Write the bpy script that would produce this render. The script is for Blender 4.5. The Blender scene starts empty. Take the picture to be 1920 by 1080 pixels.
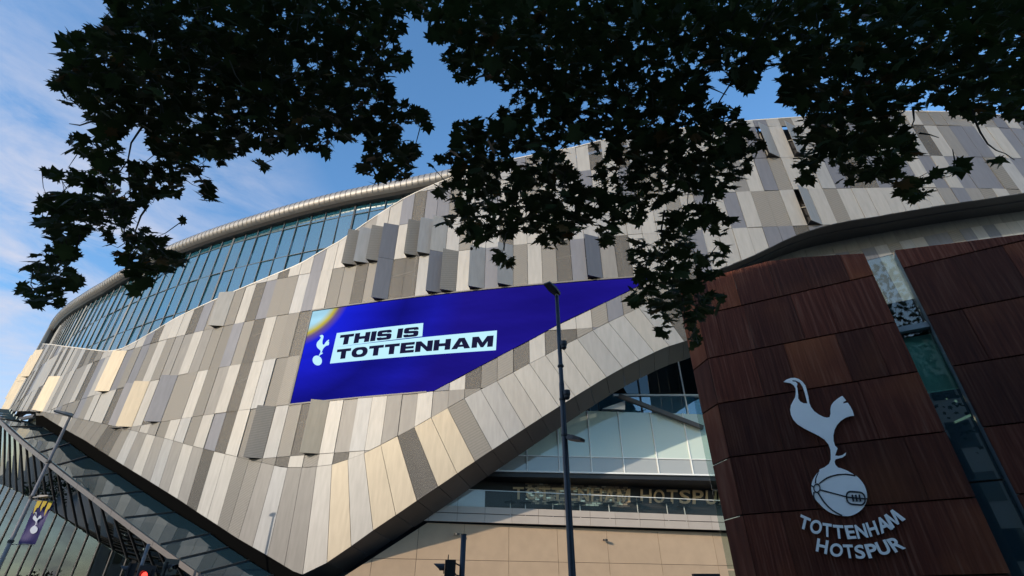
import bpy, bmesh, math, random
from mathutils import Vector, Matrix
import numpy as np
R = math.radians
rng = random.Random(7)
S = bpy.context.scene
COL = S.collection

# ------------------------------------------------------------------ camera, sky, sun, exposure
PITCH = R(32.6); FPX = 960.0; CAMZ = 1.6
cam_d = bpy.data.cameras.new('camera'); cam = bpy.data.objects.new('camera', cam_d); COL.objects.link(cam)
cam_d.lens = 18.0; cam_d.sensor_width = 36.0; cam_d.clip_start = 0.05; cam_d.clip_end = 3000
cam.location = (0, 0, CAMZ); cam.rotation_euler = (math.pi/2 + PITCH, 0, 0)
S.camera = cam
SUN_EL, SUN_AZ = R(16), R(-138)           # azimuth from +Y, clockwise seen from above
to_sun = Vector((math.sin(SUN_AZ)*math.cos(SUN_EL), math.cos(SUN_AZ)*math.cos(SUN_EL), math.sin(SUN_EL)))
W = bpy.data.worlds.new('World'); S.world = W; W.use_nodes = True
wn, wl = W.node_tree.nodes, W.node_tree.links
wn.clear()
sky = wn.new('ShaderNodeTexSky'); sky.sky_type = 'NISHITA'; sky.sun_disc = False
sky.sun_elevation = SUN_EL; sky.sun_rotation = SUN_AZ
sky.air_density = 1.0; sky.dust_density = 0.5; sky.ozone_density = 2.0
tc = wn.new('ShaderNodeTexCoord')
mp = wn.new('ShaderNodeMapping'); mp.inputs['Scale'].default_value = (1.3, 2.2, 6.0)
mp.inputs['Rotation'].default_value = (0.25, 0.35, 0.5); mp.inputs['Location'].default_value = (0.35, 0.1, 0.0)
n1 = wn.new('ShaderNodeTexNoise'); n1.inputs['Scale'].default_value = 2.2; n1.inputs['Detail'].default_value = 9
n1.inputs['Roughness'].default_value = 0.62; n1.inputs['Distortion'].default_value = 0.5
n2 = wn.new('ShaderNodeTexNoise'); n2.inputs['Scale'].default_value = 1.6; n2.inputs['Detail'].default_value = 3
dt = wn.new('ShaderNodeVectorMath'); dt.operation = 'DOT_PRODUCT'; dt.inputs[1].default_value = (-0.90, 0.43, 0.0)   # high cloud lies to the west
nm = wn.new('ShaderNodeMath'); nm.operation = 'MULTIPLY_ADD'; nm.inputs[1].default_value = 0.45
r1 = wn.new('ShaderNodeMapRange'); r1.inputs[1].default_value = 0.36; r1.inputs[2].default_value = 0.68
r2 = wn.new('ShaderNodeMapRange'); r2.inputs[1].default_value = 0.80; r2.inputs[2].default_value = 1.04
hs_ = wn.new('ShaderNodeHueSaturation'); hs_.inputs['Saturation'].default_value = 1.18; hs_.inputs['Value'].default_value = 1.1
mul = wn.new('ShaderNodeMath'); mul.operation = 'MULTIPLY'
mul2 = wn.new('ShaderNodeMath'); mul2.operation = 'MULTIPLY'; mul2.inputs[1].default_value = 0.97
mixc = wn.new('ShaderNodeMix'); mixc.data_type = 'RGBA'
mixc.inputs[7].default_value = (2.35, 2.4, 2.8, 1)
bg = wn.new('ShaderNodeBackground'); bg.inputs['Strength'].default_value = 0.15
wo = wn.new('ShaderNodeOutputWorld')
wl.new(tc.outputs['Generated'], mp.inputs[0]); wl.new(mp.outputs[0], n1.inputs['Vector'])
wl.new(tc.outputs['Generated'], n2.inputs['Vector']); wl.new(tc.outputs['Generated'], dt.inputs[0])
wl.new(n2.outputs['Fac'], nm.inputs[0]); wl.new(dt.outputs['Value'], nm.inputs[2])
wl.new(n1.outputs['Fac'], r1.inputs[0]); wl.new(nm.outputs[0], r2.inputs[0])
wl.new(r1.outputs[0], mul.inputs[0]); wl.new(r2.outputs[0], mul.inputs[1])
wl.new(mul.outputs[0], mul2.inputs[0]); wl.new(mul2.outputs[0], mixc.inputs[0])
wl.new(sky.outputs[0], hs_.inputs['Color']); wl.new(hs_.outputs[0], mixc.inputs[6]); wl.new(mixc.outputs[2], bg.inputs['Color']); wl.new(bg.outputs[0], wo.inputs[0])
sun_d = bpy.data.lights.new('sun', 'SUN'); sun = bpy.data.objects.new('sun', sun_d); COL.objects.link(sun)
sun_d.energy = 2.0; sun_d.angle = R(0.5); sun_d.color = (1.0, 0.87, 0.70)
sun.rotation_euler = to_sun.to_track_quat('Z', 'Y').to_euler(); sun.location = (0, 0, 60)
S.view_settings.view_transform = 'Standard'; S.view_settings.look = 'None'
S.view_settings.exposure = 1.0; S.view_settings.gamma = 1.0; S.view_settings.use_curve_mapping = False
S.render.engine = 'CYCLES'; S.cycles.max_bounces = 8; S.cycles.transparent_max_bounces = 24

# ------------------------------------------------------------------ materials
MATS = {}
def mat(name, col, rough=0.6, metal=0.0, noise=0.0, nscale=3.0, bump=0.0, bscale=40.0, stretch=(1, 1, 1), rand=0.0, spec=0.5, emit=None):
    if name in MATS: return MATS[name]
    m = bpy.data.materials.new(name); m.use_nodes = True
    nt = m.node_tree; b = nt.nodes['Principled BSDF']
    b.inputs['Roughness'].default_value = rough; b.inputs['Metallic'].default_value = metal
    b.inputs['Specular IOR Level'].default_value = spec
    b.inputs['Base Color'].default_value = (*col, 1)
    if emit:
        b.inputs['Emission Color'].default_value = (*emit[0], 1); b.inputs['Emission Strength'].default_value = emit[1]
    src = None
    if noise or bump:
        t = nt.nodes.new('ShaderNodeTexCoord'); mpn = nt.nodes.new('ShaderNodeMapping')
        mpn.inputs['Scale'].default_value = stretch
        nt.links.new(t.outputs['Object'], mpn.inputs[0])
    if noise:
        nz = nt.nodes.new('ShaderNodeTexNoise'); nz.inputs['Scale'].default_value = nscale; nz.inputs['Detail'].default_value = 5
        nt.links.new(mpn.outputs[0], nz.inputs['Vector'])
        mr = nt.nodes.new('ShaderNodeMapRange'); mr.inputs[1].default_value = 0.25; mr.inputs[2].default_value = 0.75
        mr.inputs[3].default_value = 1 - noise; mr.inputs[4].default_value = 1 + noise
        nt.links.new(nz.outputs['Fac'], mr.inputs[0]); src = mr.outputs[0]
    if rand:
        oi = nt.nodes.new('ShaderNodeObjectInfo'); mr2 = nt.nodes.new('ShaderNodeMapRange')
        mr2.inputs[3].default_value = 1 - rand; mr2.inputs[4].default_value = 1 + rand
        nt.links.new(oi.outputs['Random'], mr2.inputs[0])
        if src is None: src = mr2.outputs[0]
        else:
            mm = nt.nodes.new('ShaderNodeMath'); mm.operation = 'MULTIPLY'
            nt.links.new(src, mm.inputs[0]); nt.links.new(mr2.outputs[0], mm.inputs[1]); src = mm.outputs[0]
    if src is not None:
        vm = nt.nodes.new('ShaderNodeVectorMath'); vm.operation = 'SCALE'; vm.inputs[0].default_value = col
        nt.links.new(src, vm.inputs['Scale']); nt.links.new(vm.outputs[0], b.inputs['Base Color'])
    if bump:
        bz = nt.nodes.new('ShaderNodeTexNoise'); bz.inputs['Scale'].default_value = bscale; bz.inputs['Detail'].default_value = 4
        nt.links.new(mpn.outputs[0], bz.inputs['Vector'])
        bn = nt.nodes.new('ShaderNodeBump'); bn.inputs['Strength'].default_value = bump; bn.inputs['Distance'].default_value = 0.02
        nt.links.new(bz.outputs['Fac'], bn.inputs['Height']); nt.links.new(bn.outputs[0], b.inputs['Normal'])
    MATS[name] = m
    return m
def see_through(name, base, alpha):
    """perforated sheet: a share of it is open holes"""
    m = base.copy(); m.name = name
    nt = m.node_tree; out = [n for n in nt.nodes if n.type == 'OUTPUT_MATERIAL'][0]; b = nt.nodes['Principled BSDF']
    tr = nt.nodes.new('ShaderNodeBsdfTransparent'); mx = nt.nodes.new('ShaderNodeMixShader')
    tco = nt.nodes.new('ShaderNodeTexCoord'); mpp = nt.nodes.new('ShaderNodeMapping'); mpp.inputs['Rotation'].default_value = (0.5, 0.35, 0.0)
    wv = nt.nodes.new('ShaderNodeTexWave'); wv.bands_direction = 'Z'; wv.inputs['Scale'].default_value = 2.1
    mrr = nt.nodes.new('ShaderNodeMapRange'); mrr.inputs[3].default_value = max(0, alpha-.07); mrr.inputs[4].default_value = alpha+.07
    nt.links.new(tco.outputs['Object'], mpp.inputs[0]); nt.links.new(mpp.outputs[0], wv.inputs['Vector']); nt.links.new(wv.outputs['Fac'], mrr.inputs[0]); nt.links.new(mrr.outputs[0], mx.inputs[0])
    nt.links.new(b.outputs[0], mx.inputs[1]); nt.links.new(tr.outputs[0], mx.inputs[2]); nt.links.new(mx.outputs[0], out.inputs[0])
    MATS[name] = m
    return m
def glass(name, tint, refl=0.12, body=None, bodyfac=0.0, rough=0.0, ior=1.5):
    """thin architectural pane: tinted see-through, with grazing-angle reflection and optionally a frosted body"""
    m = bpy.data.materials.new(name); m.use_nodes = True; nt = m.node_tree; nt.nodes.clear()
    out = nt.nodes.new('ShaderNodeOutputMaterial')
    tr = nt.nodes.new('ShaderNodeBsdfTransparent'); tr.inputs[0].default_value = (*tint, 1)
    gl = nt.nodes.new('ShaderNodeBsdfGlossy'); gl.inputs['Roughness'].default_value = rough; gl.inputs[0].default_value = (0.95, 1, 1, 1)
    lw = nt.nodes.new('ShaderNodeFresnel'); lw.inputs['IOR'].default_value = ior
    add = nt.nodes.new('ShaderNodeMath'); add.operation = 'ADD'; add.inputs[1].default_value = refl; add.use_clamp = True
    nt.links.new(lw.outputs[0], add.inputs[0])
    mx = nt.nodes.new('ShaderNodeMixShader'); nt.links.new(add.outputs[0], mx.inputs[0])
    base = tr.outputs[0]
    if body:
        df = nt.nodes.new('ShaderNodeBsdfDiffuse'); df.inputs[0].default_value = (*body, 1)
        m1 = nt.nodes.new('ShaderNodeMixShader'); m1.inputs[0].default_value = bodyfac
        nt.links.new(tr.outputs[0], m1.inputs[1]); nt.links.new(df.outputs[0], m1.inputs[2]); base = m1.outputs[0]
    nt.links.new(base, mx.inputs[1]); nt.links.new(gl.outputs[0], mx.inputs[2]); nt.links.new(mx.outputs[0], out.inputs[0])
    MATS[name] = m
    return m
PANEL = {
 'cream': mat('cream_panel', (0.265, 0.254, 0.237), 0.60, 0.42, 0.10, 2.2, bump=0.05, bscale=1.2, stretch=(2.2, 2.2, 0.35), rand=0.07),
 'light': mat('light_grey_panel', (0.232, 0.230, 0.227), 0.60, 0.42, 0.10, 2.2, bump=0.05, bscale=1.2, stretch=(2.2, 2.2, 0.35), rand=0.06),
 'blue': mat('blue_grey_panel', (0.120, 0.122, 0.138), 0.60, 0.42, 0.10, 2.2, bump=0.05, bscale=1.2, stretch=(2.2, 2.2, 0.35), rand=0.07),
 'taupe': mat('taupe_panel', (0.156, 0.148, 0.138), 0.60, 0.42, 0.10, 2.2, bump=0.05, bscale=1.2, stretch=(2.2, 2.2, 0.35), rand=0.07),
 'glow_tint': mat('glow_tint_panel', (0.31, 0.268, 0.205), 0.60, 0.42, 0.10, 2.2, bump=0.05, bscale=1.2, stretch=(2.2, 2.2, 0.35), rand=0.05),  # cream with the golden sun reflection put into its colour
}
PANEL['perf'] = see_through('perforated_beige_panel', mat('perf_base', (0.172, 0.161, 0.145), 0.62, 0.35, 0.06, 8.0, rand=0.12), 0.18)
PANEL['dark'] = see_through('perforated_dark_panel', mat('perf_dark_base', (0.118, 0.109, 0.097), 0.62, 0.35, 0.06, 8.0, rand=0.14), 0.42)
M_core = mat('dark_core', (0.035, 0.035, 0.038), 0.8)
M_joint = mat('trim_cream', (0.5, 0.46, 0.40), 0.5, 0.3)
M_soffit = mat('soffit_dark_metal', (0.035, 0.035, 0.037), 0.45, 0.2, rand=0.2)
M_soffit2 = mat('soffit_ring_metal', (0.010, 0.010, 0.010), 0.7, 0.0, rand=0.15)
M_steel = mat('grey_steel', (0.08, 0.08, 0.08), 0.5, 0.5)
M_mull = mat('dark_mullion', (0.045, 0.052, 0.06), 0.5, 0.2)
M_roof = mat('standing_seam_roof', (0.23, 0.222, 0.215), 0.5, 0.4, 0.06, 1.5, rand=0.05)
M_black = mat('black_metal', (0.012, 0.012, 0.014), 0.5)
M_pole = mat('dark_painted_pole', (0.022, 0.027, 0.035), 0.42, 0.2, 0.25, 6.0, bump=0.1, bscale=60)
M_galv = mat('galvanised_pole', (0.16, 0.15, 0.145), 0.5, 0.4, 0.2, 8.0)
M_fascia = mat('bronze_fascia', (0.085, 0.074, 0.07), 0.5, 0.3, 0.08, 3.0)
M_stone = mat('warm_stone_panel', (0.40, 0.285, 0.185), 0.75, 0.0, 0.07, 1.4, bump=0.15, bscale=30, rand=0.04)
M_bal = mat('balcony_panel', (0.42, 0.355, 0.30), 0.6, 0.1, 0.05, 1.0, rand=0.04)
M_emb = mat('brushed_aluminium', (0.95, 0.91, 0.85), 0.3, 0.0, 0.04, 2.0)
M_embline = mat('emblem_line_black', (0.006, 0.006, 0.008), 0.6)
M_goldlet = mat('bronze_letter', (0.55, 0.36, 0.19), 0.45, 0.25)
M_white = mat('white_metal', (0.7, 0.7, 0.68), 0.4)
M_asphalt = mat('asphalt', (0.05, 0.05, 0.052), 0.9, 0, 0.25, 30, bump=0.3, bscale=150)
M_pave = mat('concrete_paving', (0.28, 0.26, 0.24), 0.85, 0, 0.12, 4, bump=0.2, bscale=80)
M_ground = mat('ground_surface', (0.14, 0.135, 0.125), 0.95, 0, 0.2, 0.3)
M_mark = mat('white_road_paint', (0.78, 0.78, 0.75), 0.7)
M_brick = mat('yellow_stock_brick', (0.30, 0.23, 0.16), 0.85, 0, 0.2, 12)
M_rend = mat('pale_render', (0.62, 0.60, 0.55), 0.8, 0, 0.06, 2)
M_slate = mat('slate', (0.07, 0.07, 0.08), 0.6)
M_win = mat('house_window_glass', (0.02, 0.03, 0.035), 0.05)
M_bark = mat('plane_bark', (0.05, 0.045, 0.035), 0.9, 0, 0.4, 5, bump=0.4, bscale=20)
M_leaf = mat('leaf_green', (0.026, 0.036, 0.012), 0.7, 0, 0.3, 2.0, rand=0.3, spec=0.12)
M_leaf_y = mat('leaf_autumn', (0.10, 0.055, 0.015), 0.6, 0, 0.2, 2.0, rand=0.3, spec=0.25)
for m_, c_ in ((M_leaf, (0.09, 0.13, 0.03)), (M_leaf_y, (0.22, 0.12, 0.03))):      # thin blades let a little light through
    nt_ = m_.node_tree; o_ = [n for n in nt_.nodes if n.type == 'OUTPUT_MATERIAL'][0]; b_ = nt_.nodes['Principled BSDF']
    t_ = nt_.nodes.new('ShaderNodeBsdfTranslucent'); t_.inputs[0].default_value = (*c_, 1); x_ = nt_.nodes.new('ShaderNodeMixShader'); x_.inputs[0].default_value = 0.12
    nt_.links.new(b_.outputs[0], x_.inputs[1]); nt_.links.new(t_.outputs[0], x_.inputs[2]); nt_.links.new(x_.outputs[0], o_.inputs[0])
M_lamp = mat('lit_downlight', (1, 1, 1), 0.5, emit=((0.9, 0.97, 1.0), 4.0))
M_warm = mat('lit_warm_lamp', (1, 1, 1), 0.5, emit=((1.0, 0.85, 0.5), 2.5))
M_red = mat('red_signal', (0.3, 0.01, 0.01), 0.4, emit=((1.0, 0.04, 0.03), 2.0))
M_green = mat('green_signal', (0.0, 0.2, 0.1), 0.4, emit=((0.05, 1.0, 0.5), 1.0))
M_teal = mat('teal_interior', (0.32, 0.76, 0.67), 0.8, 0, 0.1, 1)
M_tealfloor = mat('concourse_interior', (0.22, 0.34, 0.38), 0.8, 0, 0.1, 1)
M_inwhite = mat('concourse_slab', (0.75, 0.85, 0.85), 0.7)
G_clear = glass('clear_pane', (0.76, 0.84, 0.83), 0.0)
G_blue = glass('blue_tinted_pane', (0.34, 0.52, 0.6), 0.16, (0.03, 0.15, 0.23), 0.4)
G_dark = glass('dark_tinted_pane', (0.10, 0.17, 0.17), 0.03)
G_roofg = glass('lobby_roof_pane', (0.22, 0.33, 0.36), 0.03, (0.03, 0.07, 0.085), 0.5)
G_frost = glass('frosted_pane', (0.6, 0.7, 0.66), 0.10, (0.52, 0.60, 0.55), 0.8)
G_frost2 = glass('frosted_spandrel', (0.6, 0.65, 0.62), 0.02, (0.42, 0.42, 0.40), 0.75)

G_bal = glass('balustrade_glass', (0.92, 0.92, 0.90), 0.0, ior=1.2)
G_frost = glass('frosted_pane', (0.6, 0.7, 0.66), 0.02, (0.50, 0.57, 0.50), 0.92)
def corten():
    m = bpy.data.materials.new('weathered_corten'); m.use_nodes = True; nt = m.node_tree; b = nt.nodes['Principled BSDF']
    b.inputs['Roughness'].default_value = 0.72; b.inputs['Metallic'].default_value = 0.0; b.inputs['Specular IOR Level'].default_value = 0.2
    t = nt.nodes.new('ShaderNodeTexCoord')
    mp = nt.nodes.new('ShaderNodeMapping'); mp.inputs['Scale'].default_value = (9, 1, 0.35)
    nt.links.new(t.outputs['Object'], mp.inputs[0])
    nz = nt.nodes.new('ShaderNodeTexNoise'); nz.inputs['Scale'].default_value = 1.6; nz.inputs['Detail'].default_value = 6; nz.inputs['Roughness'].default_value = 0.56
    nt.links.new(mp.outputs[0], nz.inputs['Vector'])
    cr = nt.nodes.new('ShaderNodeValToRGB')
    cr.color_ramp.elements[0].position = 0.30; cr.color_ramp.elements[0].color = (0.060, 0.012, 0.006, 1)
    cr.color_ramp.elements[1].position = 0.78; cr.color_ramp.elements[1].color = (0.20, 0.085, 0.052, 1)
    e = cr.color_ramp.elements.new(0.52); e.color = (0.115, 0.027, 0.012, 1)
    nt.links.new(nz.outputs['Fac'], cr.inputs[0])
    # broad rust bloom, orange towards some panels
    nb = nt.nodes.new('ShaderNodeTexNoise'); nb.inputs['Scale'].default_value = 0.35; nb.inputs['Detail'].default_value = 3
    nt.links.new(t.outputs['Object'], nb.inputs['Vector'])
    mr = nt.nodes.new('ShaderNodeMapRange'); mr.inputs[1].default_value = 0.52; mr.inputs[2].default_value = 0.75
    nt.links.new(nb.outputs['Fac'], mr.inputs[0])
    mx = nt.nodes.new('ShaderNodeMix'); mx.data_type = 'RGBA'; mx.blend_type = 'MIX'
    mx.inputs[7].default_value = (0.32, 0.095, 0.03, 1)
    ml = nt.nodes.new('ShaderNodeMath'); ml.operation = 'MULTIPLY'; ml.inputs[1].default_value = 0.55
    nt.links.new(mr.outputs[0], ml.inputs[0]); nt.links.new(ml.outputs[0], mx.inputs[0]); nt.links.new(cr.outputs[0], mx.inputs[6])
    oi = nt.nodes.new('ShaderNodeObjectInfo'); m2 = nt.nodes.new('ShaderNodeMapRange'); m2.inputs[3].default_value = 0.45; m2.inputs[4].default_value = 1.05
    nt.links.new(oi.outputs['Random'], m2.inputs[0])
    vs = nt.nodes.new('ShaderNodeVectorMath'); vs.operation = 'SCALE'
    nt.links.new(mx.outputs[2], vs.inputs[0]); nt.links.new(m2.outputs[0], vs.inputs['Scale']); nt.links.new(vs.outputs[0], b.inputs['Base Color'])
    # fine vertical corrugation
    wv = nt.nodes.new('ShaderNodeTexWave'); wv.wave_type = 'BANDS'; wv.bands_direction = 'X'; wv.inputs['Scale'].default_value = 5.0; wv.inputs['Distortion'].default_value = 0.15
    nt.links.new(t.outputs['Object'], wv.inputs['Vector'])
    bn = nt.nodes.new('ShaderNodeBump'); bn.inputs['Strength'].default_value = 0.4; bn.inputs['Distance'].default_value = 0.02
    nt.links.new(wv.outputs['Fac'], bn.inputs['Height']); nt.links.new(bn.outputs[0], b.inputs['Normal'])
    return m
M_corten = corten()

# ------------------------------------------------------------------ object helpers
def tag(o, label=None, cat=None, group=None, kind=None):
    if label: o['label'] = label
    if cat: o['category'] = cat
    if group: o['group'] = group
    if kind: o['kind'] = kind
    return o
def empty(name, loc, label, cat, group=None, rz=0):
    o = bpy.data.objects.new(name, None); COL.objects.link(o); o.location = loc; o.rotation_euler[2] = rz
    o.empty_display_size = 0.3
    return tag(o, label, cat, group)
def link(name, me, m, parent=None, loc=None):
    o = bpy.data.objects.new(name, me); COL.objects.link(o)
    if m is not None and not me.materials:
        for x in (m if isinstance(m, (list, tuple)) else [m]): me.materials.append(x)
    if loc is not None: o.location = loc
    if parent is not None:
        o.parent = parent
        # vertices are given in world space; a parent that is itself a part already sits at the world origin
        if loc is None and parent.parent is None:
            o.matrix_parent_inverse = Matrix.LocRotScale(parent.location, parent.rotation_euler, parent.scale).inverted()
    return o
class MB:
    def __init__(s): s.v = []; s.f = []; s.mi = []
    def add(s, vs, fs, mi=0):
        b = len(s.v); s.v += [tuple(v) for v in vs]; s.f += [tuple(b+i for i in f) for f in fs]; s.mi += [mi]*len(fs); return s
    def hexa(s, p, mi=0):   # 8 corners: 0-3 one face, 4-7 opposite
        return s.add(p, [(0,3,2,1),(4,5,6,7),(0,1,5,4),(1,2,6,5),(2,3,7,6),(3,0,4,7)], mi)
    def box(s, lo, hi, mi=0):
        x0,y0,z0 = lo; x1,y1,z1 = hi
        return s.hexa([(x0,y0,z0),(x1,y0,z0),(x1,y1,z0),(x0,y1,z0),(x0,y0,z1),(x1,y0,z1),(x1,y1,z1),(x0,y1,z1)], mi)
    def bar(s, a, b, w, h=None, up=(0,0,1), mi=0):
        a = Vector(a); b = Vector(b); h = h or w
        d = (b-a).normalized(); u = Vector(up)
        if abs(d.dot(u)) > 0.98: u = Vector((0,1,0))
        x = d.cross(u).normalized(); y = x.cross(d).normalized()
        q = []
        for p in (a, b):
            for sx, sy in ((-1,-1),(1,-1),(1,1),(-1,1)): q.append(p + x*sx*w/2 + y*sy*h/2)
        return s.hexa(q, mi)
    def prism(s, front, back, mi=0):
        n = len(front); b = len(s.v)
        s.v += [tuple(v) for v in front] + [tuple(v) for v in back]
        s.f.append(tuple(b+i for i in range(n))); s.f.append(tuple(b+n+i for i in reversed(range(n))))
        for i in range(n):
            j = (i+1) % n; s.f.append((b+i, b+n+i, b+n+j, b+j))
        s.mi += [mi]*(n+2); return s
    def tube(s, pts, rads, seg=8, mi=0, cap=True):
        pts = [Vector(p) for p in pts]; rings = []
        for i, p in enumerate(pts):
            d = (pts[min(i+1, len(pts)-1)] - pts[max(i-1, 0)]).normalized()
            u = Vector((0,0,1)) if abs(d.z) < 0.95 else Vector((0,1,0))
            x = d.cross(u).normalized(); y = x.cross(d)
            r = rads[i] if hasattr(rads, '__len__') else rads
            b = len(s.v)
            for k in range(seg):
                a = 2*math.pi*k/seg; s.v.append(tuple(p + (x*math.cos(a)+y*math.sin(a))*r))
            rings.append(b)
        for a, b in zip(rings, rings[1:]):
            for k in range(seg):
                s.f.append((a+k, a+(k+1) % seg, b+(k+1) % seg, b+k)); s.mi.append(mi)
        if cap:
            s.f.append(tuple(rings[0]+k for k in reversed(range(seg)))); s.f.append(tuple(rings[-1]+k for k in range(seg))); s.mi += [mi, mi]
        return s
    def lathe(s, c, prof, axis=(0,0,1), seg=16, mi=0):
        c = Vector(c); d = Vector(axis).normalized()
        u = Vector((0,0,1)) if abs(d.z) < 0.9 else Vector((1,0,0))
        x = d.cross(u).normalized(); y = x.cross(d); rings = []
        for r, h in prof:
            b = len(s.v); rings.append(b)
            for k in range(seg):
                a = 2*math.pi*k/seg; s.v.append(tuple(c + d*h + (x*math.cos(a)+y*math.sin(a))*max(r, 1e-4)))
        for a, b in zip(rings, rings[1:]):
            for k in range(seg): s.f.append((a+k, a+(k+1) % seg, b+(k+1) % seg, b+k)); s.mi.append(mi)
        s.f.append(tuple(rings[0]+k for k in reversed(range(seg)))); s.f.append(tuple(rings[-1]+k for k in range(seg))); s.mi += [mi, mi]
        return s
    def build(s, name, m, parent=None, smooth=False, fix=True):
        me = bpy.data.meshes.new(name); me.from_pydata(s.v, [], s.f)
        ms = m if isinstance(m, (list, tuple)) else [m]
        for x in ms: me.materials.append(x)
        if len(ms) > 1: me.polygons.foreach_set('material_index', s.mi)
        if fix:
            bm = bmesh.new(); bm.from_mesh(me); bmesh.ops.recalc_face_normals(bm, faces=bm.faces[:]); bm.to_mesh(me); bm.free()
        if smooth: me.polygons.foreach_set('use_smooth', [True]*len(me.polygons))
        me.update()
        return link(name, me, None, parent)

# ------------------------------------------------------------------ view geometry: a photo point as a line of sight, met with a real surface
CT, ST = math.cos(PITCH), math.sin(PITCH)
def ray(px, py):
    cx = (px-960)/FPX; cy = (540-py)/FPX
    return Vector((cx, CT - cy*ST, ST + cy*CT))
def proj(p):
    x, y, z = p[0], p[1], p[2]-CAMZ
    d = y*CT + z*ST
    if d < 0.05: return None
    return (960 + FPX*x/d, 540 - FPX*(z*CT - y*ST)/d)
# stadium front in plan
def Fy(x):
    y = 32 - 0.17*x + 0.00275*x*x
    if x < 0: y += 3.35e-5*abs(x)**3
    return y
XS = np.arange(-105, 70.01, 0.1); YS = np.array([Fy(x) for x in XS])
DS = np.concatenate([[0], np.cumsum(np.hypot(np.diff(XS), np.diff(YS)))])
TX = np.gradient(XS); TY = np.gradient(YS); L_ = np.hypot(TX, TY); NX = -TY/L_; NY = TX/L_      # inward normal
def fac(s, z, off=0.0):
    x = np.interp(s, DS, XS); y = np.interp(s, DS, YS); nx = np.interp(s, DS, NX); ny = np.interp(s, DS, NY)
    return Vector((x+nx*off, y+ny*off, z))
def hit(px, py, off=0.0):
    d = ray(px, py)
    cx = XS + NX*off; cy = YS + NY*off
    c = d.x*cy - d.y*cx
    idx = np.where(np.sign(c[:-1]) != np.sign(c[1:]))[0]
    best = None
    for i in idx:
        a = c[i]/(c[i]-c[i+1]); X = cx[i]+(cx[i+1]-cx[i])*a; Y = cy[i]+(cy[i+1]-cy[i])*a
        t = (X*d.x+Y*d.y)/(d.x*d.x+d.y*d.y)
        if t > 0 and (best is None or t < best[0]): best = (t, DS[i]+(DS[i+1]-DS[i])*a)
    if best is None:                                   # just past the far limb: take the limb itself
        az = np.abs(np.arctan2(cx, cy) - math.atan2(d.x, d.y)); i = int(np.argmin(np.where(cy > 0, az, 9)))
        t = math.hypot(cx[i], cy[i])/math.hypot(d.x, d.y); best = (t, DS[i])
    return best[1], CAMZ + d.z*best[0]
def curve_on(pts, off=0.0):
    q = sorted(hit(px, py, off if not callable(off) else off(px)) for px, py in pts)
    s = np.array([a for a, b in q]); z = np.array([b for a, b in q])
    return lambda x: float(np.interp(x, s, z))
class Plane:
    """vertical plane through P0 along direction az; (u, z) coordinates, off = towards the viewer"""
    def __init__(s, px, py, dist_y=None, az=90.0, p0=None):
        s.u = Vector((math.sin(R(az)), math.cos(R(az)), 0))
        s.n = Vector((s.u.y, -s.u.x, 0))
        if p0 is None:
            d = ray(px, py); t = dist_y/d.y; p0 = Vector((d.x*t, d.y*t, 0))
        s.p = Vector((p0[0], p0[1], 0))
        if s.n.dot(s.p) > 0: s.n = -s.n
    def hit(s, px, py, off=0.0):
        d = ray(px, py); t = ((s.p + s.n*off).dot(s.n))/d.dot(s.n)
        P = d*t
        return (P - s.p).dot(s.u), P.z + CAMZ
    def pt(s, u, z, off=0.0):
        q = s.p + s.u*u + s.n*off; return Vector((q.x, q.y, z))
    def px(s, px, py, off=0.0):
        u, z = s.hit(px, py, off); return s.pt(u, z, off)

def clip(poly, f):
    out = []
    for i in range(len(poly)):
        a, b = poly[i], poly[(i+1) % len(poly)]; fa, fb = f(a), f(b)
        if fa >= 0: out.append(a)
        if (fa > 0 > fb) or (fa < 0 < fb):
            t = fa/(fa-fb); out.append((a[0]+(b[0]-a[0])*t, a[1]+(b[1]-a[1])*t))
    return out
def parea(poly):
    return abs(sum(poly[i][0]*poly[(i+1) % len(poly)][1]-poly[(i+1) % len(poly)][0]*poly[i][1] for i in range(len(poly))))/2
def shrink(poly, g):
    cx = sum(p[0] for p in poly)/len(poly); cy = sum(p[1] for p in poly)/len(poly)
    w = max(p[0] for p in poly)-min(p[0] for p in poly); h = max(p[1] for p in poly)-min(p[1] for p in poly)
    fx = max(0.2, 1-2*g/max(w, 1e-3)); fy = max(0.2, 1-2*g/max(h, 1e-3))
    return [(cx+(p[0]-cx)*fx, cy+(p[1]-cy)*fy) for p in poly]

# ------------------------------------------------------------------ the setting: ground, road, pavements (street runs along the brown building)
U = Vector((-0.878, 0.479, 0)); N = Vector((0.479, 0.878, 0))   # along the street, and across it towards the stadium
def street_sheet(name, n0, n1, z, m, a0=-160, a1=160, th=None):
    mb = MB()
    c = [U*a0+N*n0, U*a1+N*n0, U*a1+N*n1, U*a0+N*n1]
    if th is None: mb.add([(p.x, p.y, z) for p in c], [(0, 1, 2, 3)])
    else: mb.hexa([(p.x, p.y, z-th) for p in c]+[(p.x, p.y, z) for p in c])
    return tag(mb.build(name, m), kind='structure')
tag(MB().add([(-900,-900,-0.14),(900,-900,-0.14),(900,900,-0.14),(-900,900,-0.14)], [(0,1,2,3)]).build('ground', M_ground), kind='structure')
street_sheet('road', 2.6, 10.6, -0.125, M_asphalt)
street_sheet('pavement', -14, 2.45, 0.0, M_pave, th=0.13)
street_sheet('forecourt_pavement', 10.75, 90, 0.0, M_pave, th=0.13)
street_sheet('kerb', 2.45, 2.6, 0.003, M_stone, th=0.133)
street_sheet('kerb', 10.6, 10.75, 0.003, M_stone, th=0.133)
mk = MB()
for k in range(-30, 31):
    c = [U*(k*5)+N*6.55, U*(k*5+2.5)+N*6.55, U*(k*5+2.5)+N*6.65, U*(k*5)+N*6.65]
    mk.add([(p.x, p.y, -0.121) for p in c], [(0,1,2,3)])
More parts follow.
